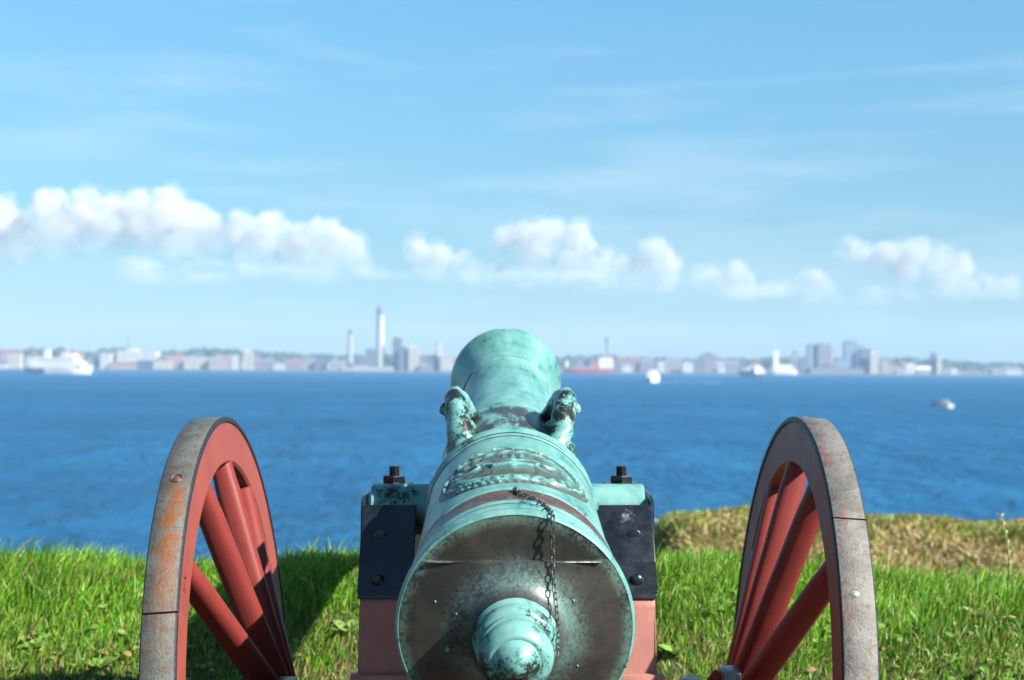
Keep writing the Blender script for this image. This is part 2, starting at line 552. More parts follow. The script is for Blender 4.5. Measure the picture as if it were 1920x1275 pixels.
def ground_z(x, y):
    x = np.asarray(x, float); y = np.asarray(y, float)
    bump = 0.018 * np.sin(x * 2.3 + 1.0) * np.sin(y * 1.9) + 0.012 * np.sin(x * 5.1 - y * 3.3)
    z = np.interp(y, [-400, 3.3, 3.52, 3.72, 3.90, 4.06, 4.24, 4.42, 4.55, 4.72, 5.0, 5.6, 8.0, 14.0, 32.0, 60.0],
                  [-.05, -.038, -.005, 0.16, 0.40, 0.555, 0.645, 0.705, 0.725, 0.710, 0.61, 0.30, -0.75, -3.2, -8.6, -10.0])
    dip = -0.012 - 0.030 * smooth(0.4, 1.3, x) * smooth(4.0, 4.6, y)
    return z + (bump + dip) * smooth(3.5, 4.4, y) * (1 - smooth(25, 32, y))


def grid(xs, ys, zf):
    X, Y = np.meshgrid(xs, ys); Z = zf(X, Y)
    V = np.stack([X, Y, Z], -1).reshape(-1, 3)
    nx, ny = len(xs), len(ys)
    i = (np.arange(ny - 1)[:, None] * nx + np.arange(nx - 1)[None]).ravel()
    q = np.stack([i, i + 1, i + nx + 1, i + nx], 1)
    return V, q.ravel(), np.arange(len(q)) * 4, np.full(len(q), 4)


xs = np.concatenate([[-400, -150, -60, -25, -12, -7], np.linspace(-4.5, 4.5, 91), [7, 12, 25, 60, 150, 400]])
ys = np.concatenate([[-400, -150, -50, -20, -8, -3, 0, 1.5, 2.5], np.linspace(3.0, 6.5, 71), np.linspace(7, 14, 12), [17, 20, 24, 28, 32, 45, 60]])
g = link('ground', poly_mesh('ground', *grid(xs, ys, ground_z), smooth=True), None, M['soil'])
tag(g, kind='structure')

WX = 6900.0
me = bpy.data.meshes.new('water')
me.from_pydata([(-WX, -WX, SEA_Z), (WX, -WX, SEA_Z), (WX, WX, SEA_Z), (-WX, WX, SEA_Z)], [], [(0, 1, 2, 3)])
tag(link('water', me, None, M['water']), kind='structure')


# the dry-grass earthwork further along the rampart, to the right
def mound_z(x, y):
    x = np.asarray(x, float); y = np.asarray(y, float)
    top = 0.40 + 0.03 * np.sin(x * 1.3) + 0.018 * np.sin(x * 3.7 + 1) + 0.008 * np.sin(x * 8.1)
    rise = smooth(0.10, 1.05, x)
    front = smooth(7.0, 9.2, y); back = 1 - smooth(9.6, 13.0, y)
    lump = 0.02 * np.sin(x * 4.4 + y * 2.0) * np.sin(y * 5.0 - x * 1.7) + 0.012 * np.sin(x * 9 + 2) * np.sin(y * 8)
    return -2.6 + (top + 2.6) * (0.25 + 0.75 * rise) * (0.15 + 0.85 * front) * (0.1 + 0.9 * back) + lump * rise


xs2 = np.linspace(-1.0, 16, 120); ys2 = np.linspace(6.6, 13.5, 60)
mo = link('grass_mound', poly_mesh('mound', *grid(xs2, ys2, mound_z), smooth=True), None,
          mat_simple('dry_turf', (0.22, 0.16, 0.075), 0.9, 0, 0.45, 3.0))
tag(mo, kind='structure')

# ------------------------------------------------------------------ the cannon
cannon = empty('field_cannon', (0, 3.2, -0.035))
tag(cannon, 'green bronze cannon with dolphin handles on a red two-wheeled carriage', 'cannon')

O = Vector((0.0140, 2.352, 0.9360))
A = Vector((-0.0223, 1.911, 0.3615)).normalized()
RX = A.cross(Vector((0, 0, 1))).normalized()
UP = RX.cross(A).normalized()
FR = (O, A, RX, UP)
BP = lambda s, x, u: O + A * s + RX * x + UP * u


def barrel_r(s):
    return float(np.interp(s, [0, .19, .63, .67, .70, .96, 1.0, 1.04, 1.70, 1.75], [.172, .1685, .160, .156, .149, .142, .138, .128, .1135, .113]))


# barrel: chase and reinforces, bore inside
prof = [(0.004, 0.170), (0.19, barrel_r(.19))] + [(s, barrel_r(s)) for s in np.linspace(.22, .63, 8)] + \
       [(.66, .157), (.665, .151)] + [(s, barrel_r(s)) for s in np.linspace(.70, .96, 6)] + [(.985, .139), (1.03, .1285)] + \
       [(s, barrel_r(s)) for s in np.linspace(1.06, 1.72, 10)] + [(1.90, .110), (1.93, .100), (1.93, .055), (1.3, .055), (1.3, 0.0)]
barrel = link('barrel', lathe(prof, FR, 128, close=False), cannon, M['barrel'])


def ring(name, p, mat, seg=128, angle=32):
    return link(name, lathe(p, FR, seg, angle=angle), barrel, mat)


def torus_prof(s, r, w, h, n=9):
    """closed half-round moulding"""
    pts = [(s - w, r - 0.008)] + [(s - w * math.cos(t), r + h * math.sin(t)) for t in np.linspace(0, math.pi, n)] + [(s + w, r - 0.008)]
    return pts


# mouldings at the breech
ring('base_ring', [(.006, .150), (.004, .1775), (.001, .1800), (.003, .1830), (.012, .1850), (.022, .1845), (.028, .181), (.030, .1755), (.030, .150)], M['ring'])
ring('base_moulding', [(.0500, .150), (.0500, .1770), (.0535, .1795), (.066, .1795), (.071, .178), (.0725, .1755), (.0725, .150)], M['ring'])
ring('base_moulding', [(.0885, .150), (.0885, .1735), (.0915, .1758), (.101, .1758), (.1045, .1735), (.1055, .150)], M['ring'])
ring('vent_band', [(.107, .150), (.107, .1705), (.112, .1715), (.135, .1700), (.166, .1698), (.176, .1712), (.181, .1705), (.181, .150)], M['band'])
ring('reinforce_astragal', torus_prof(.190, .1690, .006, .0030), M['ring'])
# reinforce ring behind the dolphins
ring('reinforce_astragal', torus_prof(.612, .1607, .006, .0032), M['ring'])
ring('reinforce_ring', [(.633, .145), (.633, .1610), (.637, .1640), (.648, .1655), (.660, .1650), (.668, .1625), (.671, .1570), (.671, .145)], M['ring'])
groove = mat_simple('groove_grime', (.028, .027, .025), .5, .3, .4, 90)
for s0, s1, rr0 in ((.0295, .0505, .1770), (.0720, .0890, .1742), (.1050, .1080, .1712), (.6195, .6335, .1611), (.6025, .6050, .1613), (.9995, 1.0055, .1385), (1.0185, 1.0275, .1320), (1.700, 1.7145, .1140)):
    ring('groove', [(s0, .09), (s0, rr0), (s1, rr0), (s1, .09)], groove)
# ring ahead of the dolphins
ring('reinforce_ring', [(.966, .125), (.966, .1425), (.970, .1450), (.985, .1455), (.997, .1430), (.999, .125)], M['ring'])
ring('reinforce_astragal', torus_prof(1.012, .1345, .007, .0045), M['ring'])
ring('chase_astragal', torus_prof(1.050, .1285, .006, .0030), M['ring'])
ring('muzzle_astragal', torus_prof(1.690, .1135, .008, .0045), M['ring'])
me = lathe([(1.715, .100), (1.715, .1150), (1.730, .1165), (1.76, .1185), (1.80, .1245), (1.84, .1340), (1.875, .1440), (1.905, .1515), (1.925, .1530), (1.940, .1515), (1.947, .1465), (1.947, .060), (1.935, .056), (1.90, .060)], FR, 128, angle=45)
for v in me.vertices:               # the filed flat on the crown of the muzzle
    d = v.co - O
    u = d.dot(UP)
    if u > 0.1490:
        v.co -= UP * ((u - 0.1490) * 0.9)
link('muzzle_swell', me, barrel, M['barrel'])
bm = bmesh.new(); box_bm(bm, -.006, .006, -.008, .008, 0, .0035, .001)
me = from_bm(bm, 'sight', 40)
me.transform(Matrix.Translation(BP(1.915, -0.002, .1485)) @ Matrix(((RX.x, A.x, UP.x), (RX.y, A.y, UP.y), (RX.z, A.z, UP.z))).to_4x4())
link('front_sight', me, barrel, M['ring'])

# breech plate with its stepped upper segment
fp = [(0.0015, .1790), (-.001, .168), (-.004, .150), (-.008, .130), (-.012, .112), (-.016, .098), (-.022, .085), (-.030, .075), (-.039, .0690), (-.045, .066), (-.045, .030)]
me = lathe(fp, FR, 160, close=False, angle=60)
bm = bmesh.new(); bm.from_mesh(me)
for lvl in (0.108, 0.1092):
    bmesh.ops.bisect_plane(bm, geom=bm.verts[:] + bm.edges[:] + bm.faces[:], plane_co=BP(0, 0, lvl), plane_no=UP, dist=1e-6)
for v in bm.verts:
    u = (v.co - O).dot(UP); x = (v.co - O).dot(RX); r = math.hypot(u, x)
    if u > 0.1088:
        k = max(0.0, min(1.0, (0.1795 - r) / 0.068))
        v.co += A * (0.0125 * k + 0.0005)
bm.to_mesh(me); bm.free()
me.set_sharp_from_angle(angle=RAD(30))
link('breech_plate', me, barrel, M['breech'])
fr4 = Matrix(((RX.x, A.x, UP.x), (RX.y, A.y, UP.y), (RX.z, A.z, UP.z))).to_4x4()
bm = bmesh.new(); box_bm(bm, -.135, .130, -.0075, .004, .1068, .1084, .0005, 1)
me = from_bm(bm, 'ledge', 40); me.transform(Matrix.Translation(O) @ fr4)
link('breech_edge_glint', me, barrel, mat_simple('sunlit_edge_bronze', (.17, .20, .17), .35, .4, .8, 45))  # added strip, its pale colour stands for sun catching the step edge
# small flaked spots of verdigris on the plate
for x, u, q in ((-.104, -.028, .0052), (.088, .05, .0025), (-.122, .046, .002), (.095, -.055, .0022), (-.09, .03, .0018)):
    bm = bmesh.new(); bmesh.ops.create_icosphere(bm, subdivisions=2, radius=q)
    for v in bm.verts: v.co *= 0.8 + 0.4 * noise.noise(v.co * 300 + Vector((x * 90, u * 90, 0)))
    me = from_bm(bm, 'spot', 60)
    r = math.hypot(x, u); s = float(np.interp(r, [.083, .096, .112, .13, .15, .165], [-.023, -.017, -.012, -.008, -.004, -.001]))
    me.transform(Matrix.Translation(BP(s, x, u)))
    link('casting_lump', me, barrel, M['knob'])
# cascabel
ring('cascabel_collar', [(-.095, .020), (-.095, .0490), (-.0925, .0530), (-.087, .0542), (-.0835, .0530), (-.0815, .0570), (-.074, .0610), (-.062, .0618), (-.053, .0600), (-.048, .0632), (-.043, .0660), (-.038, .0640), (-.038, .020)], M['knob'], 96, 40)
ring('cascabel_knob', [(-.095, .0), (-.095, .0440), (-.0985, .0485), (-.106, .0530), (-.115, .0548), (-.125, .0535), (-.134, .0485), (-.1400, .0420), (-.1420, .0385), (-.1412, .0352), (-.1445, .0335), (-.1510, .0280), (-.1590, .0175), (-.1650, .0075), (-.1665, .0)], M['knob'], 96, 50)

# cast coat of arms between the breech mouldings and the reinforce ring
nu, nv = 300, 200
th = np.linspace(-RAD(57), RAD(57), nu); sv = np.linspace(.222, .508, nv)
TH, SV = np.meshgrid(th, sv)
U_ = TH / RAD(52); V_ = (SV - .365) / .132
E_ = np.sqrt(U_ ** 2 + V_ ** 2); PH = np.arctan2(V_, U_)
gs = lambda x, w: np.exp(-(x / w) ** 2)
bead = gs(E_ - .965, .040) * (0.75 + 0.25 * np.cos(PH * 62)) * (0.6 + 0.4 * np.sin(PH * 3 + 1))
rim = gs(E_ - .875, .028) * 0.9
wreath = gs(E_ - .70, .10) * (0.35 + 0.65 * np.abs(np.sin(PH * 11 + E_ * 16)))
warp = 0.9 * np.sin(U_ * 5.0 + 1.3) + 0.8 * np.cos(V_ * 6.0 - U_ * 3.0)
scroll = 0.5 + 0.5 * np.sin(9 * U_ + 3.2 * warp) * np.cos(11 * V_ - 2.6 * warp)
leaf = np.clip(np.sin(15 * np.hypot(U_ - .32, V_ - .1) - 3 * np.arctan2(V_ - .1, U_ - .32)), 0, 1) * gs(np.hypot(U_ - .32, V_ - .1), .35)
leaf += np.clip(np.sin(15 * np.hypot(U_ + .38, V_ - .08) + 3 * np.arctan2(V_ - .08, U_ + .38)), 0, 1) * gs(np.hypot(U_ + .38, V_ - .08), .35)
shield = smooth(.30, .26, np.maximum(np.abs(U_) * 1.15, np.abs(V_ + .05)))
cross = np.clip(gs(U_, .05) + gs(V_ + .03, .06), 0, 1)
crown = smooth(.20, .16, np.abs(U_)) * smooth(.10, .07, np.abs(V_ - .44)) * (0.45 + 0.2 * np.cos(U_ * 60))
ribbon = smooth(.075, .055, np.abs(V_ + .74 - .25 * U_ ** 2)) * smooth(.80, .74, np.abs(U_))
letters = ribbon * (0.55 + 0.25 * (np.sin(U_ * 58) > -0.2) * (np.abs(V_ + .74 - .25 * U_ ** 2) < .045))
wear = np.array([[noise.fractal(Vector((a * 7, b * 7, 3.1)), .7, 2.0, 5) for a in U_[0]] for b in V_[:, 0]])
fold = np.array([[noise.noise(Vector((a * 5 + 2 * noise.noise(Vector((a * 3, b * 3, 8))), b * 9, 1.7))) for a in U_[0]] for b in V_[:, 0]])
scroll = np.clip(.55 - 1.6 * np.abs(fold) + .55 * wear, 0, 1) * .9 + .25 * scroll
inside = smooth(.93, .84, E_)
h = np.clip((bead + rim) * (.75 + .5 * wear) + inside * np.maximum.reduce([wreath * .8, scroll * .55, leaf, shield * (0.45 + 0.4 * cross), crown, letters]), 0, 1.25)
HB = np.where(E_ < 1.0, -0.0002, -0.0030)          # the patch sinks under the barrel outside the oval
HB = -0.0002 - 0.0030 * smooth(.985, 1.06, E_)
Rr = np.interp(SV, [.19, .63], [.1685, .160]) + HB + .0070 * h
pts = np.array(O)[None, None] + SV[..., None] * np.array(A) + (Rr * np.sin(TH))[..., None] * np.array(RX) + (Rr * np.cos(TH))[..., None] * np.array(UP)
i = (np.arange(nv - 1)[:, None] * nu + np.arange(nu - 1)[None]).ravel()
q = np.stack([i, i + 1, i + nu + 1, i + nu], 1)
me = poly_mesh('crest', pts.reshape(-1, 3), q.ravel(), np.arange(len(q)) * 4, np.full(len(q), 4), smooth=True)
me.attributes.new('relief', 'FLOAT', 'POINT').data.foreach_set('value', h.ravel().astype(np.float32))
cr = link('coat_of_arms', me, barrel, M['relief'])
cr['label'] = 'oval cast coat of arms in worn relief'


# dolphin handles
def dolphin(sgn):
    pts, rad, sq = [], [], []
    N = 26
    for k in range(N):
        t = k / (N - 1)
        s = .700 + .245 * t
        hgt = .112 * math.sin(math.pi * min(1, max(0, t)) ** 0.85) ** 0.62 if 0 < t < 1 else 0
        base = BP(s, sgn * (.086 + .014 * hgt / .112), .104)
        p = base + UP * (hgt * .90 - 0.016) + RX * (sgn * (0.012 * hgt / .112))
        r = .0185 + .021 * (1 - hgt / .112) + .003 * math.sin(t * math.pi * 1.0) + .004 * math.exp(-((t - .30) / .12) ** 2)
        pts.append(p); rad.append(r); sq.append(0.88)
    me = tube(pts, rad, 28, sq, True, 80)
    for v in me.vertices:
        n = noise.fractal(v.co * 38, 1.0, 2.0, 4)
        v.co += v.normal * (0.0045 * n)
    me.set_sharp_from_angle(angle=RAD(80))
    d = link('dolphin_handle', me, barrel, M['dolphin'])
    # fin on the outer flank, brow ridge and tail fluke at the root
    for (s, x, u, r, st) in ((.765, .131, .178, .011, (1, .8, 1.15)), (.735, .080, .150, .013, (.8, 1.3, .9)), (.705, .082, .112, .022, (1.1, 1.3, .8)), (.90, .10, .165, .016, (.9, 1.6, .8)), (.955, .094, .118, .022, (1.2, 1.2, .7))):
        bm = bmesh.new(); bmesh.ops.create_icosphere(bm, subdivisions=3, radius=r)
        for v in bm.verts:
            v.co = Vector((v.co.x * st[0], v.co.y * st[1], v.co.z * st[2])) * (1 + 0.28 * noise.fractal(v.co * 70 + Vector((s * 50, sgn, u)), 1, 2, 3))
        me = from_bm(bm, 'fin', 80); me.transform(Matrix.Translation(BP(s, sgn * x, u)))
        link('fin', me, barrel, M['dolphin'])


for sg in (-1, 1):
    dolphin(sg)
# worn bronze saddle between the dolphins, left brown
ring('dolphin_band', [(.690, .135), (.690, .1500), (.696, .1512), (.945, .1442), (.951, .1425), (.951, .130)], M['rough'])

# trunnions
TR = Vector((0.0, 3.150, 1.045))
for sg in (-1, 1):
    f2 = (TR, Vector((sg, 0, 0)), Vector((0, -sg, 0)), Vector((0, 0, 1)))
    link('trunnion', lathe([(.100, 0), (.100, .064), (.152, .064), (.158, .060), (.160, .052), (.276, .052), (.2785, .0495), (.2785, 0)], f2, 64, close=False, angle=35), barrel, M['trunnion'])

# stud on the vent band, where the chain is fixed
bm = bmesh.new(); bmesh.ops.create_uvsphere(bm, u_segments=20, v_segments=12, radius=.0062)
me = from_bm(bm, 'stud', 60); me.transform(Matrix.Translation(BP(.166, .003, .1735)))
link('vent_stud', me, barrel, M['steel'])


# chain: from the stud over the mouldings, then hanging free beside the knob
def link_mesh(L=.0135, Wd=.0085, r=.0012):
    bm = bmesh.new()
    n, k = 16, 6
    rows = []
    for i in range(n):
        a = 2 * math.pi * i / n
        c = Vector((0, math.cos(a) * (Wd / 2 - r), math.sin(a) * (Wd / 2 - r) + math.copysign((L - Wd) / 2, math.sin(a) + 1e-9)))
        d = Vector((0, math.cos(a), math.sin(a)))
        rows.append([bm.verts.new(c + (d * math.cos(b) + Vector((1, 0, 0)) * math.sin(b)) * r) for b in [2 * math.pi * j / k for j in range(k)]])
    for i in range(n):
        for j in range(k):
            bm.faces.new((rows[i][j], rows[i][(j + 1) % k], rows[(i + 1) % n][(j + 1) % k], rows[(i + 1) % n][j]))
    return from_bm(bm, 'link', 80)


def on_surface(s, x):
    r = float(np.interp(s, [0, .012, .028, .0335, .05, .059, .068, .086, .107, .14, .17], [.184, .1862, .183, .178, .1795, .1755, .1775, .1745, .1725, .171, .171])) + .0035
    return BP(s, x, math.sqrt(r * r - x * x))


path = [on_surface(.160, .004), on_surface(.140, .012), on_surface(.120, .028), on_surface(.098, .038), on_surface(.075, .046), on_surface(.050, .050), on_surface(.025, .053), on_surface(.004, .0550)]
edge = path[-1] + Vector((0.001, -.008, -.003))
path.append(edge)
for u, sv_, x in ((.160, -.0075, .0555), (.140, -.0085, .0558), (.125, -.0095, .0560), (.108, -.0145, .0562), (.092, -.020, .0570), (.076, -.028, .0580), (.060, -.039, .0595),
                  (.045, -.053, .0610), (.032, -.070, .0620), (.020, -.086, .0620), (.009, -.104, .0600), (-.002, -.116, .0580)):
    path.append(BP(sv_, x, u))
seglen = [0]
for a, b in zip(path, path[1:]): seglen.append(seglen[-1] + (b - a).length)
tot = seglen[-1]; pitch = .0108
LM = link_mesh()
chain = None
nl = int(tot / pitch)
for k in range(nl):
    d = (k + .5) * pitch
    i = max(j for j in range(len(seglen)) if seglen[j] <= d)
    i = min(i, len(path) - 2)
    t = (d - seglen[i]) / (seglen[i + 1] - seglen[i])
    p = path[i].lerp(path[i + 1], t); z = (path[i + 1] - path[i]).normalized()
    x = z.cross(Vector((0.3, 1, 0.1))).normalized(); y = z.cross(x)
    a = (math.pi / 2 * (k % 2)) + 0.55
    mt = Matrix((( x.x, y.x, z.x, p.x), (x.y, y.y, z.y, p.y), (x.z, y.z, z.z, p.z), (0, 0, 0, 1))) @ Matrix.Rotation(a, 4, 'Z')
    if chain is None:
        bm = bmesh.new(); bmesh.ops.create_uvsphere(bm, u_segments=12, v_segments=8, radius=.004)
        me = from_bm(bm, 'shackle', 60); me.transform(Matrix.Translation(path[0]))
        chain = link('chain', me, cannon, M['chain'])
        chain['label'] = 'thin iron chain hanging from the vent band to the knob'
    o = link('link', LM, chain, M['chain'])
    o.matrix_basis = mt

# carriage cheeks
CH = [(3.62, .56), (3.66, .62), (3.62, .90), (3.42, 1.00), (3.26, 1.040), (3.06, 1.058), (2.985, .948), (2.948, .880), (2.915, .715), (2.80, .56), (1.62, .20), (1.56, .09), (1.92, .08), (2.9, .40), (3.1, .53)]


def strip(pts, x0, x1, th, bevel=.003, round_end=0.0):
    """iron plate following a line of (y, z) points, th thick towards the viewer"""
    out = []
    for i, (y, z) in enumerate(pts):
        a = pts[max(i - 1, 0)]; b = pts[min(i + 1, len(pts) - 1)]
        d = Vector((b[0] - a[0], b[1] - a[1])).normalized()
        out.append((y - abs(d.y) * th, z + abs(d.x) * th * .5))
    return prism(list(pts) + out[::-1], x0, x1, bevel)


for sg in (-1, 1):
    X = lambda a, b: (min(sg * a, sg * b), max(sg * a, sg * b))
    ch = link('cheek', prism(CH, *X(.186, .2845), bevel=.006), cannon, M['cheek'])
    ch['label'] = ('left' if sg < 0 else 'right') + ' red painted cheek of the carriage'
    link('iron_plate', strip([(3.060, 1.0605), (2.990, .955), (2.960, .900), (2.956, .890)], *X(.181, .2885), .010), ch, M['black'] if sg < 0 else M['black_worn'])
    # lower lap of the plate, dome-headed rivets
    for (zz, rr, fl) in ((.926, .0125, 1.0), (1.005, .013, .25)):
        yy = float(np.interp(zz, [.88, .948, 1.058], [2.948, 2.985, 3.06]))
        bm = bmesh.new(); bmesh.ops.create_uvsphere(bm, u_segments=20, v_segments=12, radius=rr)
        for v in bm.verts: v.co.y *= .6 * fl
        me = from_bm(bm, 'rivet', 60); me.transform(Matrix.Translation((sg * .250, yy - .0105, zz)))
        link('rivet', me, ch, M['black'])
    link('side_strap', prism([(3.050, .972), (3.060, 1.070), (3.10, 1.078), (3.26, 1.078), (3.30, 1.00), (3.20, .90), (2.98, .90)], *X(.2862, .2925), bevel=.002), ch, M['black'])
    link('trail_strap', prism([(2.890, .60), (2.900, .755), (2.930, .755), (2.96, .60)], *X(.180, .2975), bevel=.003), ch, M['cheek'])
    # cap square held down in front of the trunnion, with its bolt and nut
    cs = link('cap_square', prism([(3.175, 1.080), (3.190, 1.0925), (3.300, 1.0925), (3.300, 1.078), (3.215, 1.078), (3.205, 1.040), (3.195, 1.040)], *X(.205, .275), bevel=.002), ch, M['black'])
    for dy, zz0 in ((3.235, 1.0925),):
        f2 = (Vector((sg * .2395, dy, zz0)), Vector((0, 0, 1)), Vector((1, 0, 0)), Vector((0, 1, 0)))
        link('nut', lathe([(.0, 0), (.0, .0245), (.0025, .0255), (.014, .0255), (.0165, .0235), (.0165, 0)], f2, 6, close=False, angle=20), ch, M['black'])
        thr = [(.0165, 0), (.0165, .0105)]
        for k in range(6):
            thr += [(.0175 + k * .0028, .0118), (.0189 + k * .0028, .0098)]
        thr += [(.0345, .0110), (.0360, .0095), (.0360, 0)]
        link('bolt', lathe(thr, f2, 28, close=False, angle=25), ch, M['black'])
    # lashing stay from the cheek out to the axle arm, held by two iron bands
    dz = .022 if sg > 0 else 0.0
    link('axle_stay', tube([Vector((sg * .372, 2.985, .655 + dz)), Vector((sg * .395, 2.985, .690 + dz)), Vector((sg * .418, 2.985, .716 + dz))], [.018, .018, .018], 4, None, True, 20), cannon, M['red'])
    bm = bmesh.new(); box_bm(bm, *X(.413, .452), 2.955, 3.030, .60, .728 + dz, .006)
    link('stay_band', from_bm(bm, 'b', 40), cannon, M['black'])
    bm = bmesh.new(); box_bm(bm, *X(.338, .378), 2.955, 3.030, .58, .708 + dz, .006)
    link('stay_band', from_bm(bm, 'b', 40), cannon, M['black'])
    bm = bmesh.new(); box_bm(bm, *X(.338, .452), 3.02, 3.15, .56, .60, .006)
    link('stay_arm', from_bm(bm, 'b', 40), cannon, M['red'])
box('transom', (-.186, .186, 3.30, 3.40, .66, .82), cannon, M['red'], .006)
box('transom', (-.186, .186, 2.55, 2.66, .36, .50), cannon, M['red'], .006)
box('trail_block', (-.186, .186, 1.58, 1.84, .09, .20), cannon, M['red'], .006)
box('stool_bed', (-.12, .12, 2.20, 3.30, .60, .66), cannon, M['red'], .006)
box('axle', (-.43, .43, 3.14, 3.26, .525, .640), cannon, M['red'], .008)

# wheels
WR, WW = .635, .063


def wheel(sg):
    camber = .068
    # wheel frame: axis points outwards, tilted so the top of the wheel leans out
    cen = Vector((sg * .552 + .004, 3.205, .600))
    ax = Vector((sg * math.cos(camber), 0, -math.sin(camber)))
    upw = Vector((sg * math.sin(camber), 0, math.cos(camber)))
    fw = Vector((0, 1, 0))
    fr = (cen, ax, fw, upw)                  # angle 0 at the top, positive towards the muzzle
    rim_o, rim_i = WR - .012, WR - .098
    rim = link('wheel', lathe([(.003, rim_o), (.003, rim_i + .005), (.008, rim_i), (.052, rim_i), (.058, rim_i + .005), (.058, rim_o)], fr, 144, angle=30), cannon, M['red_rim'])
    rim['label'] = 'left spoked wheel with a rust-streaked iron tyre' if sg < 0 else 'right spoked wheel with a pale grey iron tyre'
    seam = -RAD(60.5) if sg < 0 else -RAD(43)
    gap = .004 / WR
    link('tyre', lathe([(0, rim_o + .0005), (0, WR - .003), (.003, WR), (WW - .003, WR), (WW, WR - .003), (WW, rim_o + .0005)], fr, 220, seam + gap - 2 * math.pi, seam, angle=50), rim, M['tyre_l'] if sg < 0 else M['tyre_r'])
    pt = lambda s, a, r: cen + ax * s + fw * (r * math.sin(a)) + upw * (r * math.cos(a))
    # spokes run from the felloe down to the nave, which sits inboard
    hub_s = -.082
    d0 = RAD(5.5)
    sm = None
    for k in range(14):
        a = d0 + k * math.pi / 7
        if sm is None:
            L0 = math.hypot(rim_i + .02 - .05, hub_s - .030)
            bm = bmesh.new(); rings = []
            n = 24
            for t, rx, ry in ((0, .030, .018), (.12, .030, .019), (.3, .0280, .0210), (.6, .0262, .0215), (.84, .0255, .0215), (.90, .0235, .0205), (1, .0230, .0200)):
                rings.append([bm.verts.new((rx * math.copysign(abs(math.cos(b)) ** .78, math.cos(b)), ry * math.copysign(abs(math.sin(b)) ** .78, math.sin(b)), t * L0)) for b in [2 * math.pi * j / n for j in range(n)]])
            for i in range(len(rings) - 1):
                for j in range(n):
                    bm.faces.new((rings[i][j], rings[i][(j + 1) % n], rings[i + 1][(j + 1) % n], rings[i + 1][j]))
            bm.faces.new(rings[0]); bm.faces.new(rings[-1][::-1])
            sm = from_bm(bm, 'spoke', 50)
        p0 = pt(hub_s, a, .05); p1 = pt(.030, a, rim_i + .02)
        z = (p1 - p0).normalized(); y = (fw * math.cos(a) - upw * math.sin(a)).normalized(); x = y.cross(z).normalized()
        o = link('spoke', sm, rim, M['red'])
        o.matrix_basis = Matrix(((x.x, y.x, z.x, p0.x), (x.y, y.y, z.y, p0.y), (x.z, y.z, z.z, p0.z), (0, 0, 0, 1)))
    link('nave', lathe([(-.150, 0), (-.150, .060), (-.145, .064), (-.128, .065), (-.12, .070), (-.10, .078), (-.06, .080), (-.03, .074), (.03, .066), (.06, .066), (.065, 0)], fr, 48, close=False, angle=35), rim, M['red'])
    link('nave_band', lathe([(-.154, .050), (-.154, .0695), (-.151, .0715), (-.128, .0725), (-.126, .0700), (-.126, .050)], fr, 48, angle=35), rim, M['black'])
    link('nave_band', lathe([(.035, .050), (.035, .0745), (.063, .0725), (.063, .050)], fr, 48, angle=35), rim, M['black'])
    link('linch_pin', tube([pt(.075, 0, -.05), pt(.075, 0, .07)], [.008, .008], 10), rim, M['black'])
    # tyre nails
    nails = (-RAD(33), -RAD(93), RAD(27)) if sg < 0 else (-RAD(57), -RAD(117), RAD(3))
    for a in nails:
        n = pt(WW * .5, a, WR) - pt(WW * .5, a, 0); n.normalize()
        f3 = (pt(WW * (.52 if sg < 0 else .42), a, WR), n, ax, n.cross(ax))
        if sg < 0:
            link('tyre_nail', lathe([(-.004, 0), (-.004, .0095), (.0006, .0125), (.0022, .0105), (-.001, .0085), (.0012, .0060), (.0022, .0030), (.0024, 0)], f3, 20, close=False, angle=40), rim, M['rust'])
        else:
            link('tyre_nail', lathe([(-.004, 0), (-.004, .0085), (.0008, .0085), (.0012, .0075), (.0002, .0068), (.0010, .0058), (.0014, 0)], f3, 20, close=False, angle=40), rim, M['nail'])
    if sg < 0:
        for k, (da, dr, rot, ln) in enumerate(((0, 0, .3, .012), (.012, .004, -.5, .010), (-.012, -.004, 1.2, .012), (.024, 0, .2, .009), (.030, -.006, 1.4, .010), (-.026, .003, -.2, .011), (-.020, -.008, .9, .008))):
            a = -RAD(53) + da; bm = bmesh.new(); box_bm(bm, -.001, .0012, -ln / 2, ln / 2, -.0011, .0011, .0006, 1)
            me = from_bm(bm, 'stroke', 40)
            me.transform(Matrix.Translation(pt(.0025, a, WR - .048 + dr)) @ Matrix.Rotation(rot, 4, 'X')); link('stamp_mark', me, rim, M['red'])
    return rim


wheel(-1)
wheel(1)
cannon.rotation_euler = (0, -ROLL, 0)


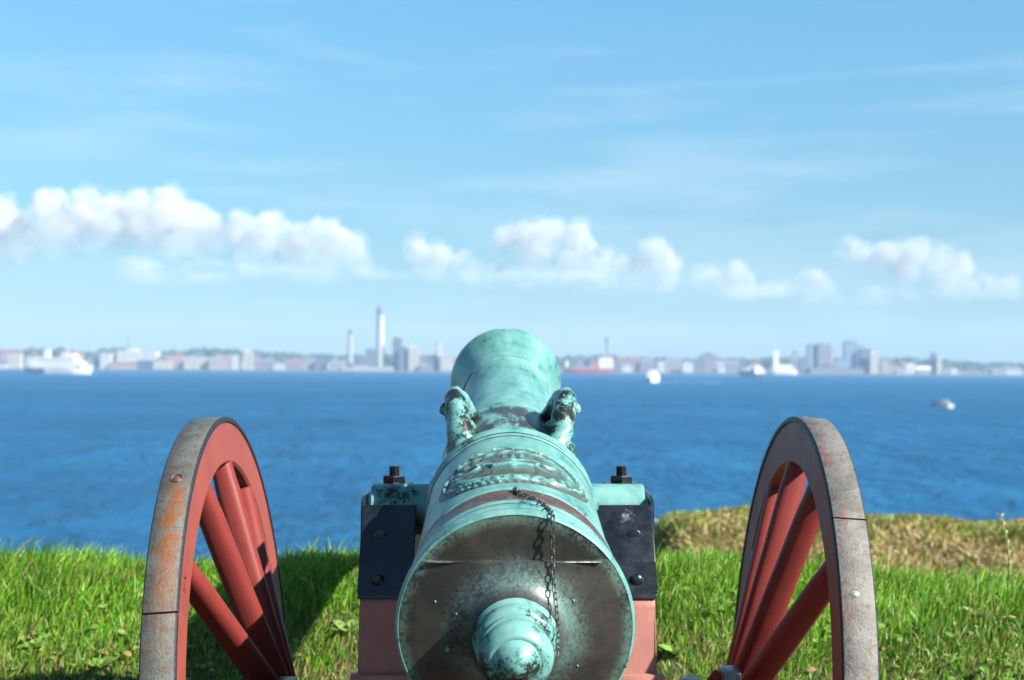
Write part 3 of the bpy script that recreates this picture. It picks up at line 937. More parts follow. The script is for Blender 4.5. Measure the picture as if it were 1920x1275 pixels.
# ------------------------------------------------------------------ grass
def blades(name, N, xr, yr, zf, hfun, wfun, colfun, lean=0.35, seed=1, wind=(0.12, 0.02), keep=None, mat='grass'):
    r = np.random.default_rng(seed)
    x = r.uniform(*xr, N); y = r.uniform(*yr, N)
    if keep is not None:
        k = keep(x, y, r); x, y = x[k], y[k]; N = len(x)
    z = zf(x, y) - .004
    h = hfun(x, y, r); w = wfun(x, y, r)
    phi = r.uniform(0, 2 * np.pi, N); ln = np.abs(r.normal(0, lean, N)) * h
    lx, ly = np.cos(phi) * ln + wind[0] * h, np.sin(phi) * ln + wind[1] * h
    face = r.uniform(0, np.pi, N)
    wx, wy = np.cos(face) * w, np.sin(face) * w * .6
    V = np.zeros((N, 7, 3))
    for i, (t, k) in enumerate(((0, .85), (.38, 1.0), (.74, .68))):
        cx, cy_, cz = x + lx * t ** 1.9, y + ly * t ** 1.9, z + h * t * (1 - .12 * t)
        V[:, 2 * i] = np.stack([cx - wx * k, cy_ - wy * k, cz], 1)
        V[:, 2 * i + 1] = np.stack([cx + wx * k, cy_ + wy * k, cz], 1)
    V[:, 6] = np.stack([x + lx, y + ly, z + h * .86], 1)
    pat = np.array([0, 1, 3, 2, 2, 3, 5, 4, 4, 5, 6])
    corner = (np.arange(N)[:, None] * 7 + pat[None]).ravel()
    starts = (np.arange(N)[:, None] * 11 + np.array([0, 4, 8])[None]).ravel()
    tot_ = np.tile([4, 4, 3], N)
    c = np.repeat(colfun(x, y, r), 7, 0)
    me = poly_mesh(name, V.reshape(-1, 3), corner, starts, tot_, c, smooth=True)
    return link(name, me, None, M[mat])


GREENS = np.array([(.155, .46, .018), (.23, .57, .026), (.08, .29, .014), (.35, .63, .05), (.17, .50, .028), (.44, .66, .10)])
STRAW = np.array([(.52, .42, .15), (.42, .31, .12), (.60, .52, .25)])


def patch(x, y, f=3.0, s=0.0):
    return .5 + .25 * np.sin(x * f + 1.7 * np.sin(y * f * 1.3 + s) + s) + .25 * np.sin(y * f * 1.7 - 1.3 * np.sin(x * f * .9 + 2 * s))


def green_cols(dry):
    def fn(x, y, r):
        n = len(x)
        c = GREENS[r.integers(0, len(GREENS), n)] * r.uniform(.45, 1.3, (n, 1)) * (.70 + .62 * patch(x, y, 7.0, 3.0))[:, None]
        d = r.uniform(0, 1, n) < dry(x, y)
        c[d] = STRAW[r.integers(0, 3, d.sum())] * r.uniform(.6, 1.1, (d.sum(), 1))
        return c
    return fn


dry_low = lambda x, y: .08 + .10 * (patch(x, y, 2.3, 4.0) > .72) + .45 * (1 - smooth(4.0, 4.35, y)) * patch(x, y, 4.0, 1.0)
gr = blades('grass', 170000, (-2.5, 2.5), (3.72, 5.05), ground_z,
            lambda x, y, r: r.uniform(.035, .085, len(x)) * (.50 + .70 * smooth(3.95, 4.45, y)) * (.55 + .5 * patch(x, y, 3.1) + .5 * patch(x, y, 11.0, 2.2) ** 2),
            lambda x, y, r: r.uniform(.0010, .0023, len(x)), green_cols(dry_low), .38, 1)
tag(gr, 'bright green blades of grass covering the bank behind the cannon', 'grass', kind='stuff')
gr2 = blades('tall_grass', 9000, (-2.5, 2.5), (4.25, 4.95), ground_z,
             lambda x, y, r: (.04 + .09 * r.uniform(0, 1, len(x)) ** 2.4) * (.7 + .6 * patch(x, y, 5.0, 2.0)),
             lambda x, y, r: r.uniform(.0018, .0034, len(x)), green_cols(lambda x, y: .05 + 0 * x), .42, 2, (0.22, 0.02))
tag(gr2, 'longer loose grass standing along the crest of the bank', 'grass', kind='stuff')
gr3 = blades('outer_grass', 60000, (-6.5, 6.5), (3.2, 5.4), ground_z,
             lambda x, y, r: r.uniform(.03, .08, len(x)), lambda x, y, r: r.uniform(.003, .006, len(x)), green_cols(dry_low), .4, 3,
             keep=lambda x, y, r: (np.abs(x) > 2.4) | (y < 3.75))
tag(gr3, 'grass at the ends and foot of the bank beside the cannon', 'grass', kind='stuff')
dry_c = lambda x, y, r: np.where((r.uniform(0, 1, len(x)) < .07 + .20 * smooth(.22, .40, mound_z(x, y)) * (patch(x, y, 1.3, 3) > .45))[:, None],
                                 GREENS[r.integers(0, 6, len(x))] * 1.0, STRAW[r.integers(0, 3, len(x))] * r.uniform(.7, 1.3, (len(x), 1)) * (0.65 + .6 * patch(x, y, 5.5, 1))[:, None])
gr4 = blades('dry_grass', 60000, (0.0, 6.0), (7.6, 10.2), mound_z,
             lambda x, y, r: r.uniform(.03, .065, len(x)), lambda x, y, r: r.uniform(.004, .009, len(x)), dry_c, .7, 4, (.1, -.1))
tag(gr4, 'dry straw-coloured grass on the mound beyond the right wheel', 'grass', kind='stuff')


# broad leaves
def leaf_verts(p, d, nrm, L, Wd, fold=.25):
    d = d.normalized(); sd = d.cross(nrm).normalized(); n = sd.cross(d)
    out = []
    for t, w in ((0, .12), (.25, .75), (.5, 1.0), (.78, .7), (1.0, .05)):
        c = p + d * (L * t) + n * (-.35 * L * t * t)
        out += [c - sd * (Wd * w) + n * (fold * Wd * w), c, c + sd * (Wd * w) + n * (fold * Wd * w)]
    return out


def leaf_mesh(name, leaves):
    V, F_, C = [], [], []
    for p, d, n, L, Wd, c in leaves:
        b = len(V); V += leaf_verts(p, d, n, L, Wd)
        C += [c] * 15
        for i in range(4):
            for j in range(2):
                F_.append((b + i * 3 + j, b + i * 3 + j + 1, b + i * 3 + j + 4, b + i * 3 + j + 3))
    me = bpy.data.meshes.new(name); me.from_pydata([tuple(v) for v in V], [], F_)
    at = me.color_attributes.new('tint', 'FLOAT_COLOR', 'POINT')
    at.data.foreach_set('color', np.array([(c[0] * ALB, c[1] * ALB, c[2] * ALB, 1) for c in C], np.float32).ravel())
    me.polygons.foreach_set('use_smooth', [True] * len(me.polygons))
    return me


LEAFC = [(.13, .29, .03), (.20, .38, .06), (.08, .19, .025), (.32, .46, .14), (.15, .33, .04)]
rnd = random.Random(5)
lv = []
for k in range(3000):
    x = rnd.uniform(-2.5, 2.5); y = rnd.triangular(3.75, 4.6, 4.0)
    if float(patch(np.array([x]), np.array([y]), 6.0, .5)[0]) < .42 and rnd.random() < .75: continue
    z = float(ground_z(x, y)) + rnd.uniform(.01, .045)
    a = rnd.uniform(0, 6.283)
    L = rnd.uniform(.010, .030)
    c = LEAFC[rnd.randrange(5)]
    if rnd.random() < .08: c = (.40, .30, .11)
    lv.append((Vector((x, y, z)), Vector((math.cos(a), math.sin(a), rnd.uniform(0, .9))), Vector((rnd.uniform(-.3, .5), rnd.uniform(-.9, -.1), 1)), L, L * rnd.uniform(.26, .42), c))
gc = link('ground_cover', leaf_mesh('cover', lv), None, M['weed'])
tag(gc, 'small broad leaves of clover and weeds among the short grass', 'ground cover', kind='stuff')


def ground_hit(px, py):
    """where the sight line through a pixel meets the bank"""
    for d in np.arange(3.7, 5.0, .004):
        p = at_px(px, py, d)
        if p.z <= float(ground_z(p.x, p.y)) + .02: return p
    return at_px(px, py, 4.5)


def weed(name, px, py, n, L, col, label, spread=.7, group=None):
    p = ground_hit(px, py); p.z = float(ground_z(p.x, p.y))
    e = empty(name, p); tag(e, label, 'weed', group)
    for k in range(n):
        a = k * 2.4 + rnd.uniform(-.3, .3); l = L * rnd.uniform(.75, 1.15)
        c = [v * rnd.uniform(.85, 1.15) for v in col]
        me = leaf_mesh('leaf', [(p + Vector((0, 0, .015)), Vector((math.cos(a) * spread, math.sin(a) * spread, rnd.uniform(.35, .9))), Vector((.25, -.5, 1)), l, l * .24, c)])
        link('leaf', me, e, M['weed'])
    return e


weed('dandelion', 652, 1185, 6, .055, (.28, .46, .12), 'pale dandelion rosette on the bank left of the carriage')
weed('dandelion', 1836, 1158, 5, .055, (.32, .48, .20), 'pale broad-leaved weed low in the grass far right')
weed('dandelion', 1350, 1130, 7, .045, (.26, .44, .10), 'leafy weed between the carriage and the right wheel')
weed('dandelion', 60, 1215, 6, .050, (.24, .44, .08), 'broad-leaved weed at the left edge of the bank')
weed('dandelion', 190, 1250, 6, .050, (.24, .44, .08), 'upright broad leaf growing left of the rusty wheel')
weed('dandelion', 1265, 1225, 7, .045, (.22, .42, .07), 'low weed just right of the carriage cheek')
# seeding stalk on the right
p = ground_hit(1893, 1105); p.z = float(ground_z(p.x, p.y))
st = empty('grass_stalk', p); tag(st, 'single tall seeding grass stalk at the far right', 'stalk')
dpt = p.y
pl = [p, at_px(1893, 1060, dpt), at_px(1888, 1010, dpt), at_px(1878, 970, dpt), at_px(1868, 962, dpt)]
me = tube(pl, [.0042, .0036, .0026, .002, .001], 8)
stalk_m = mat_simple('stalk_straw', (.30, .33, .11), .6, 0, .3, 60)
link('stem', me, st, stalk_m)
for k in range(16):
    t = k / 15
    q = pl[1].lerp(pl[2], t * 2) if t < .5 else pl[2].lerp(pl[3], t * 2 - 1)
    a = k * 2.1
    me = leaf_mesh('seed', [(q, Vector((math.cos(a) * .5, math.sin(a) * .5, 1)), Vector((0, -1, .2)), .016, .0028, (.45, .42, .2))])
    link('seed_head', me, st, M['weed'])
# dry twig
p = ground_hit(1868, 1172)
tw = [at_px(1868, 1172, p.y - .01), at_px(1872, 1160, p.y - .02), at_px(1892, 1155, p.y - .02), at_px(1903, 1158, p.y - .02), at_px(1906, 1168, p.y)]
tag(link('dry_twig', tube(tw, [.0025, .003, .003, .0025, .002], 8), None, mat_simple('twig', (.42, .27, .12), .7)), 'small bent dry twig in the grass far right', 'twig')

# ------------------------------------------------------------------ the far shore
D0 = 3000.0


def wx(px, d): return (px - 960) / F * d
def wz(px, py, d): return at_px(px, py, d).z


LAND = mat_simple('far_land', (.14, .16, .12), .9, 0, .3, .02)
V, F_ = [], []
lx = np.linspace(-3600, 3600, 60)
for k, (yy, zz) in enumerate(((3000, SEA_Z - 1), (3000.5, SEA_Z + 2.2), (3400, SEA_Z + 9), (4000, SEA_Z + 26), (5600, SEA_Z + 30))):
    V += [(x, yy + (60 * math.sin(x / 500) if k > 1 else 0), zz) for x in lx]
for k in range(4):
    for i in range(59): F_.append((k * 60 + i, k * 60 + i + 1, k * 60 + 61 + i, k * 60 + 60 + i))
me = bpy.data.meshes.new('far_coast'); me.from_pydata(V, [], F_)
tag(link('far_coast', me, None, LAND), kind='structure')

# wooded ridge behind the town
RID = [(-400, 656), (0, 656), (60, 652), (130, 652), (180, 660), (215, 650), (280, 655), (330, 656), (390, 650), (450, 655), (500, 658), (560, 662), (640, 664), (720, 662), (800, 666), (900, 668), (1050, 668), (1120, 664), (1210, 668), (1300, 671), (1400, 670), (1460, 668), (1560, 668), (1650, 671), (1720, 668), (1790, 674), (1850, 677), (1920, 680), (2300, 682)]
rx_ = [a for a, _ in RID]; ry_ = [b for _, b in RID]
wood_m = mat_simple('far_wood', (.030, .060, .028), .9, 0, .5, .03)
V, F_ = [], []
bmw = bmesh.new()
rr = random.Random(3)
unit = bmesh.new(); bmesh.ops.create_icosphere(unit, subdivisions=1, radius=1.0)
uv_ = np.array([v.co[:] for v in unit.verts]); uf = [[v.index for v in f.verts] for f in unit.faces]; unit.free()
for k in range(2600):
    px = rr.uniform(-1500, 3400); d = rr.uniform(3480, 3950)
    zt = wz(px, np.interp(px, rx_, ry_) + rr.uniform(-1, 9), d)
    r0 = rr.uniform(7, 14)
    b = len(V)
    for q in uv_:
        w = 1 + .3 * noise.noise(Vector(q) * 1.7 + Vector((px, d, 0)))
        V.append((wx(px, d) + q[0] * r0 * 1.3 * w, d + q[1] * r0 * w, zt - r0 + q[2] * r0 * w))
    F_ += [[b + i for i in f] for f in uf]
    # body of the wood under each crown
    b = len(V)
    x0 = wx(px, d)
    V += [(x0 - r0, d, SEA_Z + 5), (x0 + r0, d, SEA_Z + 5), (x0 + r0, d, zt - r0), (x0 - r0, d, zt - r0)]
    F_.append((b, b + 1, b + 2, b + 3))
me = bpy.data.meshes.new('wood'); me.from_pydata(V, [], F_)
tag(link('wooded_ridge', me, None, wood_m), 'hazy dark line of trees on the ridge behind the far town', 'wood', kind='stuff')

PAL = dict(pale_stone=(.52, .52, .50), white=(.80, .80, .78), cream=(.72, .66, .54), pink=(.62, .45, .42), grey=(.42, .43, .44), dark=(.13, .14, .17), slate=(.20, .21, .25), brick=(.42, .20, .15),
           mauve=(.33, .29, .36), glass=(.28, .40, .52), red=(.48, .06, .05), roof=(.30, .12, .09), blue=(.05, .10, .25))
FM = {k: mat_far('far_' + k, [c * .78 for c in v]) for k, v in PAL.items()}
FP = {k: mat_simple('plain_' + k, v, .6, 0, .1, .05) for k, v in PAL.items()}


def wall_mesh(x0, x1, y0, y1, z0, z1):
    bm = bmesh.new(); box_bm(bm, x0, x1, y0, y1, z0, z1); return from_bm(bm, 'wall')


def gable(x0, x1, y0, y1, z0, h, along_x=True):
    bm = bmesh.new(); e = .6
    x0 -= e; x1 += e; y0 -= e; y1 += e
    if along_x: pts = [(x0, y0, z0), (x1, y0, z0), (x1, y1, z0), (x0, y1, z0), (x0, (y0 + y1) / 2, z0 + h), (x1, (y0 + y1) / 2, z0 + h)]
    else: pts = [(x1, y0, z0), (x1, y1, z0), (x0, y1, z0), (x0, y0, z0), ((x0 + x1) / 2, y0, z0 + h), ((x0 + x1) / 2, y1, z0 + h)]
    v = [bm.verts.new(p) for p in pts]
    for f in ((0, 1, 5, 4), (2, 3, 4, 5), (0, 4, 3), (1, 2, 5), (0, 3, 2, 1)): bm.faces.new([v[i] for i in f])
    return from_bm(bm, 'roof')


def building(px0, px1, top, wall, roof, d, label=None, cat='building', group=None, style='flat', name='town_building', depth=None):
    x0, x1 = wx(px0, d), wx(px1, d); zt = wz((px0 + px1) / 2, top, d)
    zb = SEA_Z + 2.0 if d < 3100 else SEA_Z + 4
    dp = depth or max(12, min(40, (x1 - x0) * .7))
    e = empty(name, ((x0 + x1) / 2, d + dp / 2, zb)); tag(e, label, cat, group)
    rh = 0
    if style == 'gable': rh = min(7, (zt - zb) * .35)
    if style == 'gablex': rh = min(7, (zt - zb) * .4)
    if style == 'spire': rh = (zt - zb) * .45
    link('wall', wall_mesh(x0, x1, d, d + dp, zb, zt - max(rh, 1.2)), e, FM[wall])
    if style in ('gable', 'gablex'):
        link('roof', gable(x0, x1, d, d + dp, zt - rh, rh, style == 'gablex'), e, FP[roof])
    elif style == 'spire':
        bm = bmesh.new(); z0 = zt - rh
        v = [bm.verts.new(q) for q in ((x0, d, z0), (x1, d, z0), (x1, d + dp, z0), (x0, d + dp, z0), ((x0 + x1) / 2, d + dp / 2, zt))]
        for f in ((0, 1, 4), (1, 2, 4), (2, 3, 4), (3, 0, 4), (0, 3, 2, 1)): bm.faces.new([v[i] for i in f])
        link('roof', from_bm(bm), e, FP[roof])
    else:
        link('roof', wall_mesh(x0 - .5, x1 + .5, d - .5, d + dp + .5, zt - 1.2, zt), e, FP[roof])
        if (x1 - x0) > 14:
            w = (x1 - x0) * .25
            link('plant_room', wall_mesh(x0 + w, x0 + 2 * w, d + 3, d + dp * .6, zt + .002, zt + 2.6), e, FP[roof])
    return e


B = building
B(0, 36, 655, 'pink', 'roof', 3060, 'low building with a reddish roof at the far left of the town', style='gablex')
B(14, 38, 664, 'cream', 'grey', 3010, 'cream block on the quay left of the large white ferry')
B(-40, 12, 678, 'white', 'slate', 3002, 'pale quayside shed cut by the left edge of the picture', style='gablex')
B(160, 182, 672, 'grey', 'slate', 3030, 'grey block just right of the large ferry bow')
B(183, 212, 655, 'slate', 'dark', 3060, 'dark slate block at the left end of the long white shed')
B(188, 208, 662, 'white', 'grey', 3020, 'small white house in front of the dark slate block')
B(220, 292, 657, 'white', 'white', 3040, 'long bright white shed above the quay')
B(205, 258, 678, 'pink', 'roof', 3005, 'low pinkish quay building below the long white shed', style='gablex')
B(259, 287, 676, 'blue', 'slate', 3006, 'dark blue warehouse under the right end of the long white shed')
B(288, 318, 668, 'cream', 'roof', 3012, 'cream building with a reddish roof right of the long shed', style='gable')
B(318, 344, 660, 'pink', 'roof', 3030, 'taller pink-roofed building right of the long shed', style='gable')
B(345, 362, 667, 'cream', 'grey', 3015, 'narrow cream house between pink roofs and the harbour row', style='gable')
B(366, 396, 668, 'cream', 'slate', 3020, 'cream harbour building left of the two white blocks')
B(392, 428, 672, 'pink', 'grey', 3008, 'pinkish harbour building left of the white cube')
B(434, 451, 666, 'white', 'grey', 3015, 'white cube building beside the cream tower block')
B(456, 474, 658, 'cream', 'white', 3010, 'upright cream tower block on the left waterfront')
B(478, 512, 672, 'mauve', 'slate', 3025, 'mauve row house block right of the cream tower block', style='gablex')
B(512, 532, 679, 'white', 'grey', 3004, 'small white quay house among mauve blocks', style='gable')
B(532, 562, 674, 'mauve', 'roof', 3018, 'mauve block with reddish roof left of the slim tower', style='gablex')
B(566, 590, 666, 'grey', 'slate', 3030, 'grey hazy block with a pointed roof left of the slim tower', style='gable')
B(590, 612, 670, 'slate', 'dark', 3022, 'slate grey block left of the slim tower', style='gable')
B(618, 645, 676, 'grey', 'grey', 3010, 'wide low grey quay block before the slim tower')
B(668, 690, 668, 'slate', 'dark', 3030, 'slate block between the slim tower and the tall tower', style='gable')
B(686, 706, 655, 'slate', 'slate', 3050, 'dark stepped block at the foot of the tall tower')
B(640, 735, 688, 'cream', 'grey', 3002, 'long low cream quay front under the towers')
B(736, 753, 634, 'slate', 'dark', 3060, 'tall dark block right of the tall tower', name='tower_block')
B(748, 762, 651, 'slate', 'slate', 3030, 'lower dark wing leaning on the tall dark block')
B(761, 771, 644, 'cream', 'cream', 3045, 'slim cream stair tower behind the cream block', name='tower_block')
B(766, 786, 650, 'cream', 'white', 3025, 'bright cream high block right of the dark one', name='tower_block')
B(788, 822, 666, 'slate', 'dark', 3035, 'bluish row of houses left of the cannon muzzle', style='gablex')
B(786, 812, 684, 'mauve', 'grey', 3004, 'low mauve quay shed left of the cannon muzzle')
B(821, 830, 643, 'white', 'white', 3030, 'slender white tower beside the cannon muzzle', name='tower_block')
B(826, 850, 668, 'cream', 'pink', 3012, 'cream warehouse touching the cannon muzzle')
B(1081, 1104, 668, 'mauve', 'slate', 3060, 'mauve block behind the red ship', style='gable')
B(1104, 1122, 671, 'slate', 'slate', 3055, 'slate block behind the red ship funnel')
B(1156, 1200, 670, 'mauve', 'roof', 3040, 'wide mauve building right of the red ship', style='gablex')
B(1167, 1185, 680, 'white', 'grey', 3004, 'small white quay house right of the red ship', style='gable')
B(1200, 1226, 673, 'mauve', 'slate', 3035, 'mauve house behind the oncoming white boat', style='gablex')
B(1234, 1246, 678, 'white', 'white', 3006, 'narrow white block right of the oncoming boat')
B(1246, 1278, 672, 'grey', 'slate', 3030, 'grey roofed row right of the oncoming boat', style='gablex')
B(1280, 1300, 680, 'white', 'white', 3004, 'bright white square house on the right quay')
B(1314, 1343, 660, 'mauve', 'slate', 3050, 'purple grey hall with a domed outline on the right shore', style='gable')
B(1300, 1322, 674, 'slate', 'dark', 3040, 'slate block left of the purple hall')
B(1346, 1361, 682, 'white', 'grey', 3004, 'little white house right of the purple hall', style='gable')
B(1362, 1388, 676, 'mauve', 'slate', 3030, 'mauve block left of the moored white ship', style='gablex')
B(1482, 1499, 651, 'mauve', 'slate', 3060, 'pointed purple tower left of the big violet block', style='spire', name='tower_block')
B(1515, 1535, 646, 'glass', 'slate', 3050, 'pale blue half of the big twin block', name='tower_block')
B(1534, 1558, 644, 'mauve', 'mauve', 3045, 'violet half of the big twin block', name='tower_block')
B(1559, 1567, 655, 'cream', 'roof', 3060, 'slim cream block right of the violet twin block', name='tower_block')
B(1500, 1516, 672, 'slate', 'slate', 3020, 'low slate block left of the big twin block')
B(1566, 1586, 672, 'glass', 'slate', 3020, 'low blue block between the twin block and the blue tower')
B(1584, 1608, 640, 'glass', 'slate', 3050, 'tall pale blue glass tower', name='tower_block')
B(1612, 1622, 647, 'cream', 'roof', 3060, 'cream tower with reddish top behind the dark one', name='tower_block')
B(1614, 1633, 654, 'slate', 'dark', 3040, 'dark slate tower right of the blue glass tower', name='tower_block')
B(1632, 1648, 662, 'cream', 'white', 3020, 'sunlit cream tower at the right end of the high blocks', name='tower_block')
B(1520, 1620, 690, 'mauve', 'slate', 3003, 'long low mauve quay front under the high blocks')
B(1680, 1696, 689, 'pink', 'grey', 3006, 'small pinkish house left of the white round-roofed hall', style='gable')
B(1697, 1719, 681, 'white', 'white', 3010, 'bright white hall on the right shore', style='gable')
B(1720, 1746, 687, 'grey', 'white', 3008, 'pale grey sheds right of the bright white hall', style='gablex')
B(1748, 1757, 661, 'slate', 'dark', 3030, 'dark half of the lone slim tower on the right', name='tower_block')
B(1757, 1766, 670, 'cream', 'cream', 3020, 'cream half of the lone slim tower on the right', name='tower_block')
B(1782, 1796, 688, 'white', 'pink', 3006, 'small white gabled house right of the lone slim tower', style='gable')
B(1860, 1886, 690, 'grey', 'slate', 3006, 'pale grey house near the right edge', style='gablex')
B(1884, 1916, 688, 'white', 'slate', 3006, 'pale row of houses at the right edge', style='gablex')
MARKS = [(20, 'the left-edge sheds'), (110, 'the large ferry'), (195, 'the dark slate block'), (256, 'the long white shed'), (330, 'the pink roofs'), (410, 'the cream harbour row'), (465, 'the cream tower block'), (520, 'the mauve row'), (590, 'the grey pointed roof'),
         (657, 'the thin chimney'), (713, 'the tallest tower'), (760, 'the tall dark block'), (825, 'the slender white tower'), (1105, 'the red ship'), (1180, 'the wide mauve building'), (1224, 'the oncoming boat'), (1290, 'the white square house'), (1330, 'the purple hall'),
         (1410, 'the white moored ship'), (1470, 'the tall-funnelled ship'), (1535, 'the twin block'), (1600, 'the blue glass tower'), (1640, 'the sunlit cream tower'), (1708, 'the bright white hall'), (1757, 'the lone slim tower'), (1800, 'the white gabled house'), (1890, 'the right-edge houses')]
SEEN = set()
for k in range(84):
    px = 10 + k * 22.7 + rr.uniform(-10, 10)
    if 850 < px < 1050: continue
    w = rr.uniform(9, 24); tp = float(np.interp(px, rx_, ry_)) + rr.uniform(4, 18)
    wl_, rf_, sty = rr.choice(['grey', 'mauve', 'slate', 'cream', 'pink', 'slate', 'white', 'brick']), rr.choice(['slate', 'roof', 'dark']), rr.choice(['gable', 'gablex', 'flat'])
    near = min(MARKS, key=lambda q: abs(q[0] - px - w / 2))
    lb = 'hazy %s %s behind %s' % ({'slate': 'dark grey', 'brick': 'brick red'}.get(wl_, wl_), {'gable': 'gabled house', 'gablex': 'long-roofed house', 'flat': 'flat-roofed block'}[sty] + {'slate': ' with slate top', 'roof': ' with red top', 'dark': ' with black top'}[rf_], near[1])
    if lb in SEEN: lb += ', further right'
    SEEN.add(lb)
    B(px, px + w, tp, wl_, rf_, rr.uniform(3120, 3420), lb, 'building', 'hazy houses behind the waterfront', sty)


# the tall slender tower, the thin chimney and masts
def shaft(name, px, w, top, mat, d, label, cat, head=None):
    x = wx(px, d); zt = wz(px, top, d); zb = SEA_Z + 3; r = w / F * d / 2
    e = empty(name, (x, d, zb)); tag(e, label, cat)
    fr = (Vector((x, d, zb)), Vector((0, 0, 1)), Vector((1, 0, 0)), Vector((0, 1, 0)))
    H = zt - zb
    hh = head[0] / F * d if head else 0
    link('shaft', lathe([(0, r * 1.15), (H * .4, r), (H - hh, r * .95), (H - hh, 0)], fr, 20, close=False), e, FP[mat])
    if head:
        hr = head[1] / F * d / 2
        link('head', lathe([(H - hh, r * .5), (H - hh, hr), (H - hh * .35, hr), (H - hh * .30, hr * .45), (H - .1, hr * .30), (H, 0)], fr, 20, close=False), e, FP[head[2]])
    return e


shaft('tall_tower', 713, 15, 571, 'pale_stone', 3080, 'tallest slender pale tower with a dark head', 'tower', (20, 14, 'slate'))
shaft('chimney', 657, 9, 617, 'grey', 3090, 'thin pale chimney with a dark tip left of the tallest tower', 'chimney', (9, 9, 'dark'))
shaft('mast', 241, 2.2, 632, 'slate', 3100, 'thin mast above the long white shed', 'mast')
shaft('mast', 1138, 3.5, 628, 'slate', 3080, 'thin lattice mast behind the red ship', 'mast', (16, 6, 'slate'))
shaft('mast', 818, 2.5, 640, 'slate', 3080, 'thin mast left of the cannon muzzle', 'mast')


# ships
def hull_mesh(Ln, Bm, H, bow=.28, stern=.08):
    """ship hull along +X (bow at +X), keel at z -1"""
    bm = bmesh.new(); st_ = []
    for t in np.linspace(0, 1, 15):
        x = (t - .5) * Ln
        wd = Bm / 2 * (min(1, (t / stern) ** .5 * .25 + .75) if t < stern else (1 - max(0, (t - (1 - bow)) / bow) ** 1.8))
        wd = max(wd, .05)
        sheer = H * (1 + .25 * max(0, t - .75) / .25 * .6)
        rake = .10 * Ln * .35 * max(0, t - .85) / .15
        st_.append([bm.verts.new(q) for q in ((x, -wd * .75, -1), (x + rake * .5, -wd * .95, H * .4), (x + rake, -wd, sheer), (x + rake, wd, sheer), (x + rake * .5, wd * .95, H * .4), (x, wd * .75, -1))])
    for a, b in zip(st_, st_[1:]):
        for j in range(6): bm.faces.new((a[j], a[(j + 1) % 6], b[(j + 1) % 6], b[j]))
    bm.faces.new(st_[0]); bm.faces.new(st_[-1][::-1])
    return from_bm(bm, 'hull', 40)


def ship(name, px, py_water, Ln, Bm, H, heading, hull, decks, label, cat='ship', extra=None, d=None):
    """heading: angle of the bow about Z; decks: (x0, x1, halfwidth, z0, z1, material)"""
    if d is None:
        d = 300.0
        for _ in range(40):            # distance at which this pixel meets the water
            d = d * 1.0
            p = at_px(px, py_water, 1.0) - Vector((0, 0, CAM_Z)); d = (SEA_Z - CAM_Z) / p.z
    x = wx(px, d)
    e = empty(name, (x, d, SEA_Z)); tag(e, label, cat)
    R_ = Matrix.Translation((x, d, SEA_Z)) @ Matrix.Rotation(heading, 4, 'Z')
    me = hull_mesh(Ln, Bm, H); me.transform(R_); link('hull', me, e, FP[hull])
    for nm, x0, x1, hw, z0, z1, mt in decks:
        bm = bmesh.new(); box_bm(bm, x0, x1, -hw, hw, z0, z1, min(.5, hw * .15), 1)
        me = from_bm(bm, nm); me.transform(R_); link(nm, me, e, FP[mt])
    return e


ship('ferry', 112, 701, 71, 16, 8, RAD(-8), 'white',
     [(n_, a_ * .77, b_ * .77, c_ * .9, d_, e_, f_) for n_, a_, b_, c_, d_, e_, f_ in [('stern_side', -46.2, -18, 9.1, .2, 6.0, 'blue'), ('lower_deck', -40, 36, 8.4, 7.5, 13, 'white'), ('upper_deck', -34, 26, 7.6, 13, 17.5, 'white'), ('window_band', -30, 24, 7.8, 14.4, 15.8, 'dark'),
      ('bridge', 6, 24, 7.2, 17.5, 21.5, 'white'), ('funnel', -22, -14, 2.6, 17.5, 26, 'white'), ('mast', 12, 13, .5, 21.5, 29, 'white')]], 'large white ferry under way at the far left', 'ferry')
ship('cargo_ship', 1105, 704, 95, 16, 9.5, RAD(180), 'red',
     [('accommodation', -46, -18, 7.0, 9.3, 30, 'white'), ('funnel', -44, -38, 2.4, 30, 37, 'red'), ('hatch', -12, 36, 6.0, 9.3, 13, 'mauve'), ('deck_house', -16, -2, 5, 9.3, 21, 'red'), ('bow_house', 40, 47, 3.5, 10.5, 24, 'white'), ('mast', -30, -29, .5, 30, 44, 'grey')],
     'long red ship with white superstructure moored right of the cannon', 'ship', d=2960)
ship('passenger_boat', 1224, 717, 26, 8.8, 3.0, RAD(-100), 'white',
     [('cabin', -11, 7, 3.9, 2.8, 5.8, 'white'), ('window_band', -10, 7.1, 3.95, 4.0, 4.9, 'grey'), ('wheelhouse', -2, 6, 2.8, 5.8, 8.2, 'white'), ('mast', 0, .4, .2, 8.2, 11, 'grey')], 'white passenger boat heading this way across the water', 'boat')
ship('passenger_boat', 1411, 708, 48, 11, 4.5, RAD(-70), 'white',
     [('cabin', -22, 14, 4.8, 4.3, 9, 'white'), ('window_band', -20, 14.2, 4.9, 6.0, 7.2, 'dark'), ('wheelhouse', 2, 12, 3.6, 9, 12.5, 'white')], 'white passenger boat in front of the right-hand quay', 'boat')
ship('moored_ship', 1410, 701, 50, 12, 6, RAD(178), 'white',
     [('lower_deck', -22, 20, 5.4, 5.8, 11, 'white'), ('upper_deck', -20, 8, 4.8, 11, 16, 'cream')], 'white ship moored behind the right-hand passenger boat', 'ship', d=2985)
ship('moored_ship', 1471, 702, 48, 13, 7, RAD(0), 'white',
     [('lower_deck', -22, 20, 5.9, 6.8, 13, 'white'), ('upper_deck', -22, 14, 5.3, 13, 19, 'white'), ('window_band', -20, 13, 5.4, 9.0, 10.2, 'dark'), ('funnel', -22, -12, 2.2, 19, 46, 'white')], 'white ship with a tall pale funnel left of the purple tower', 'ship', d=2985)
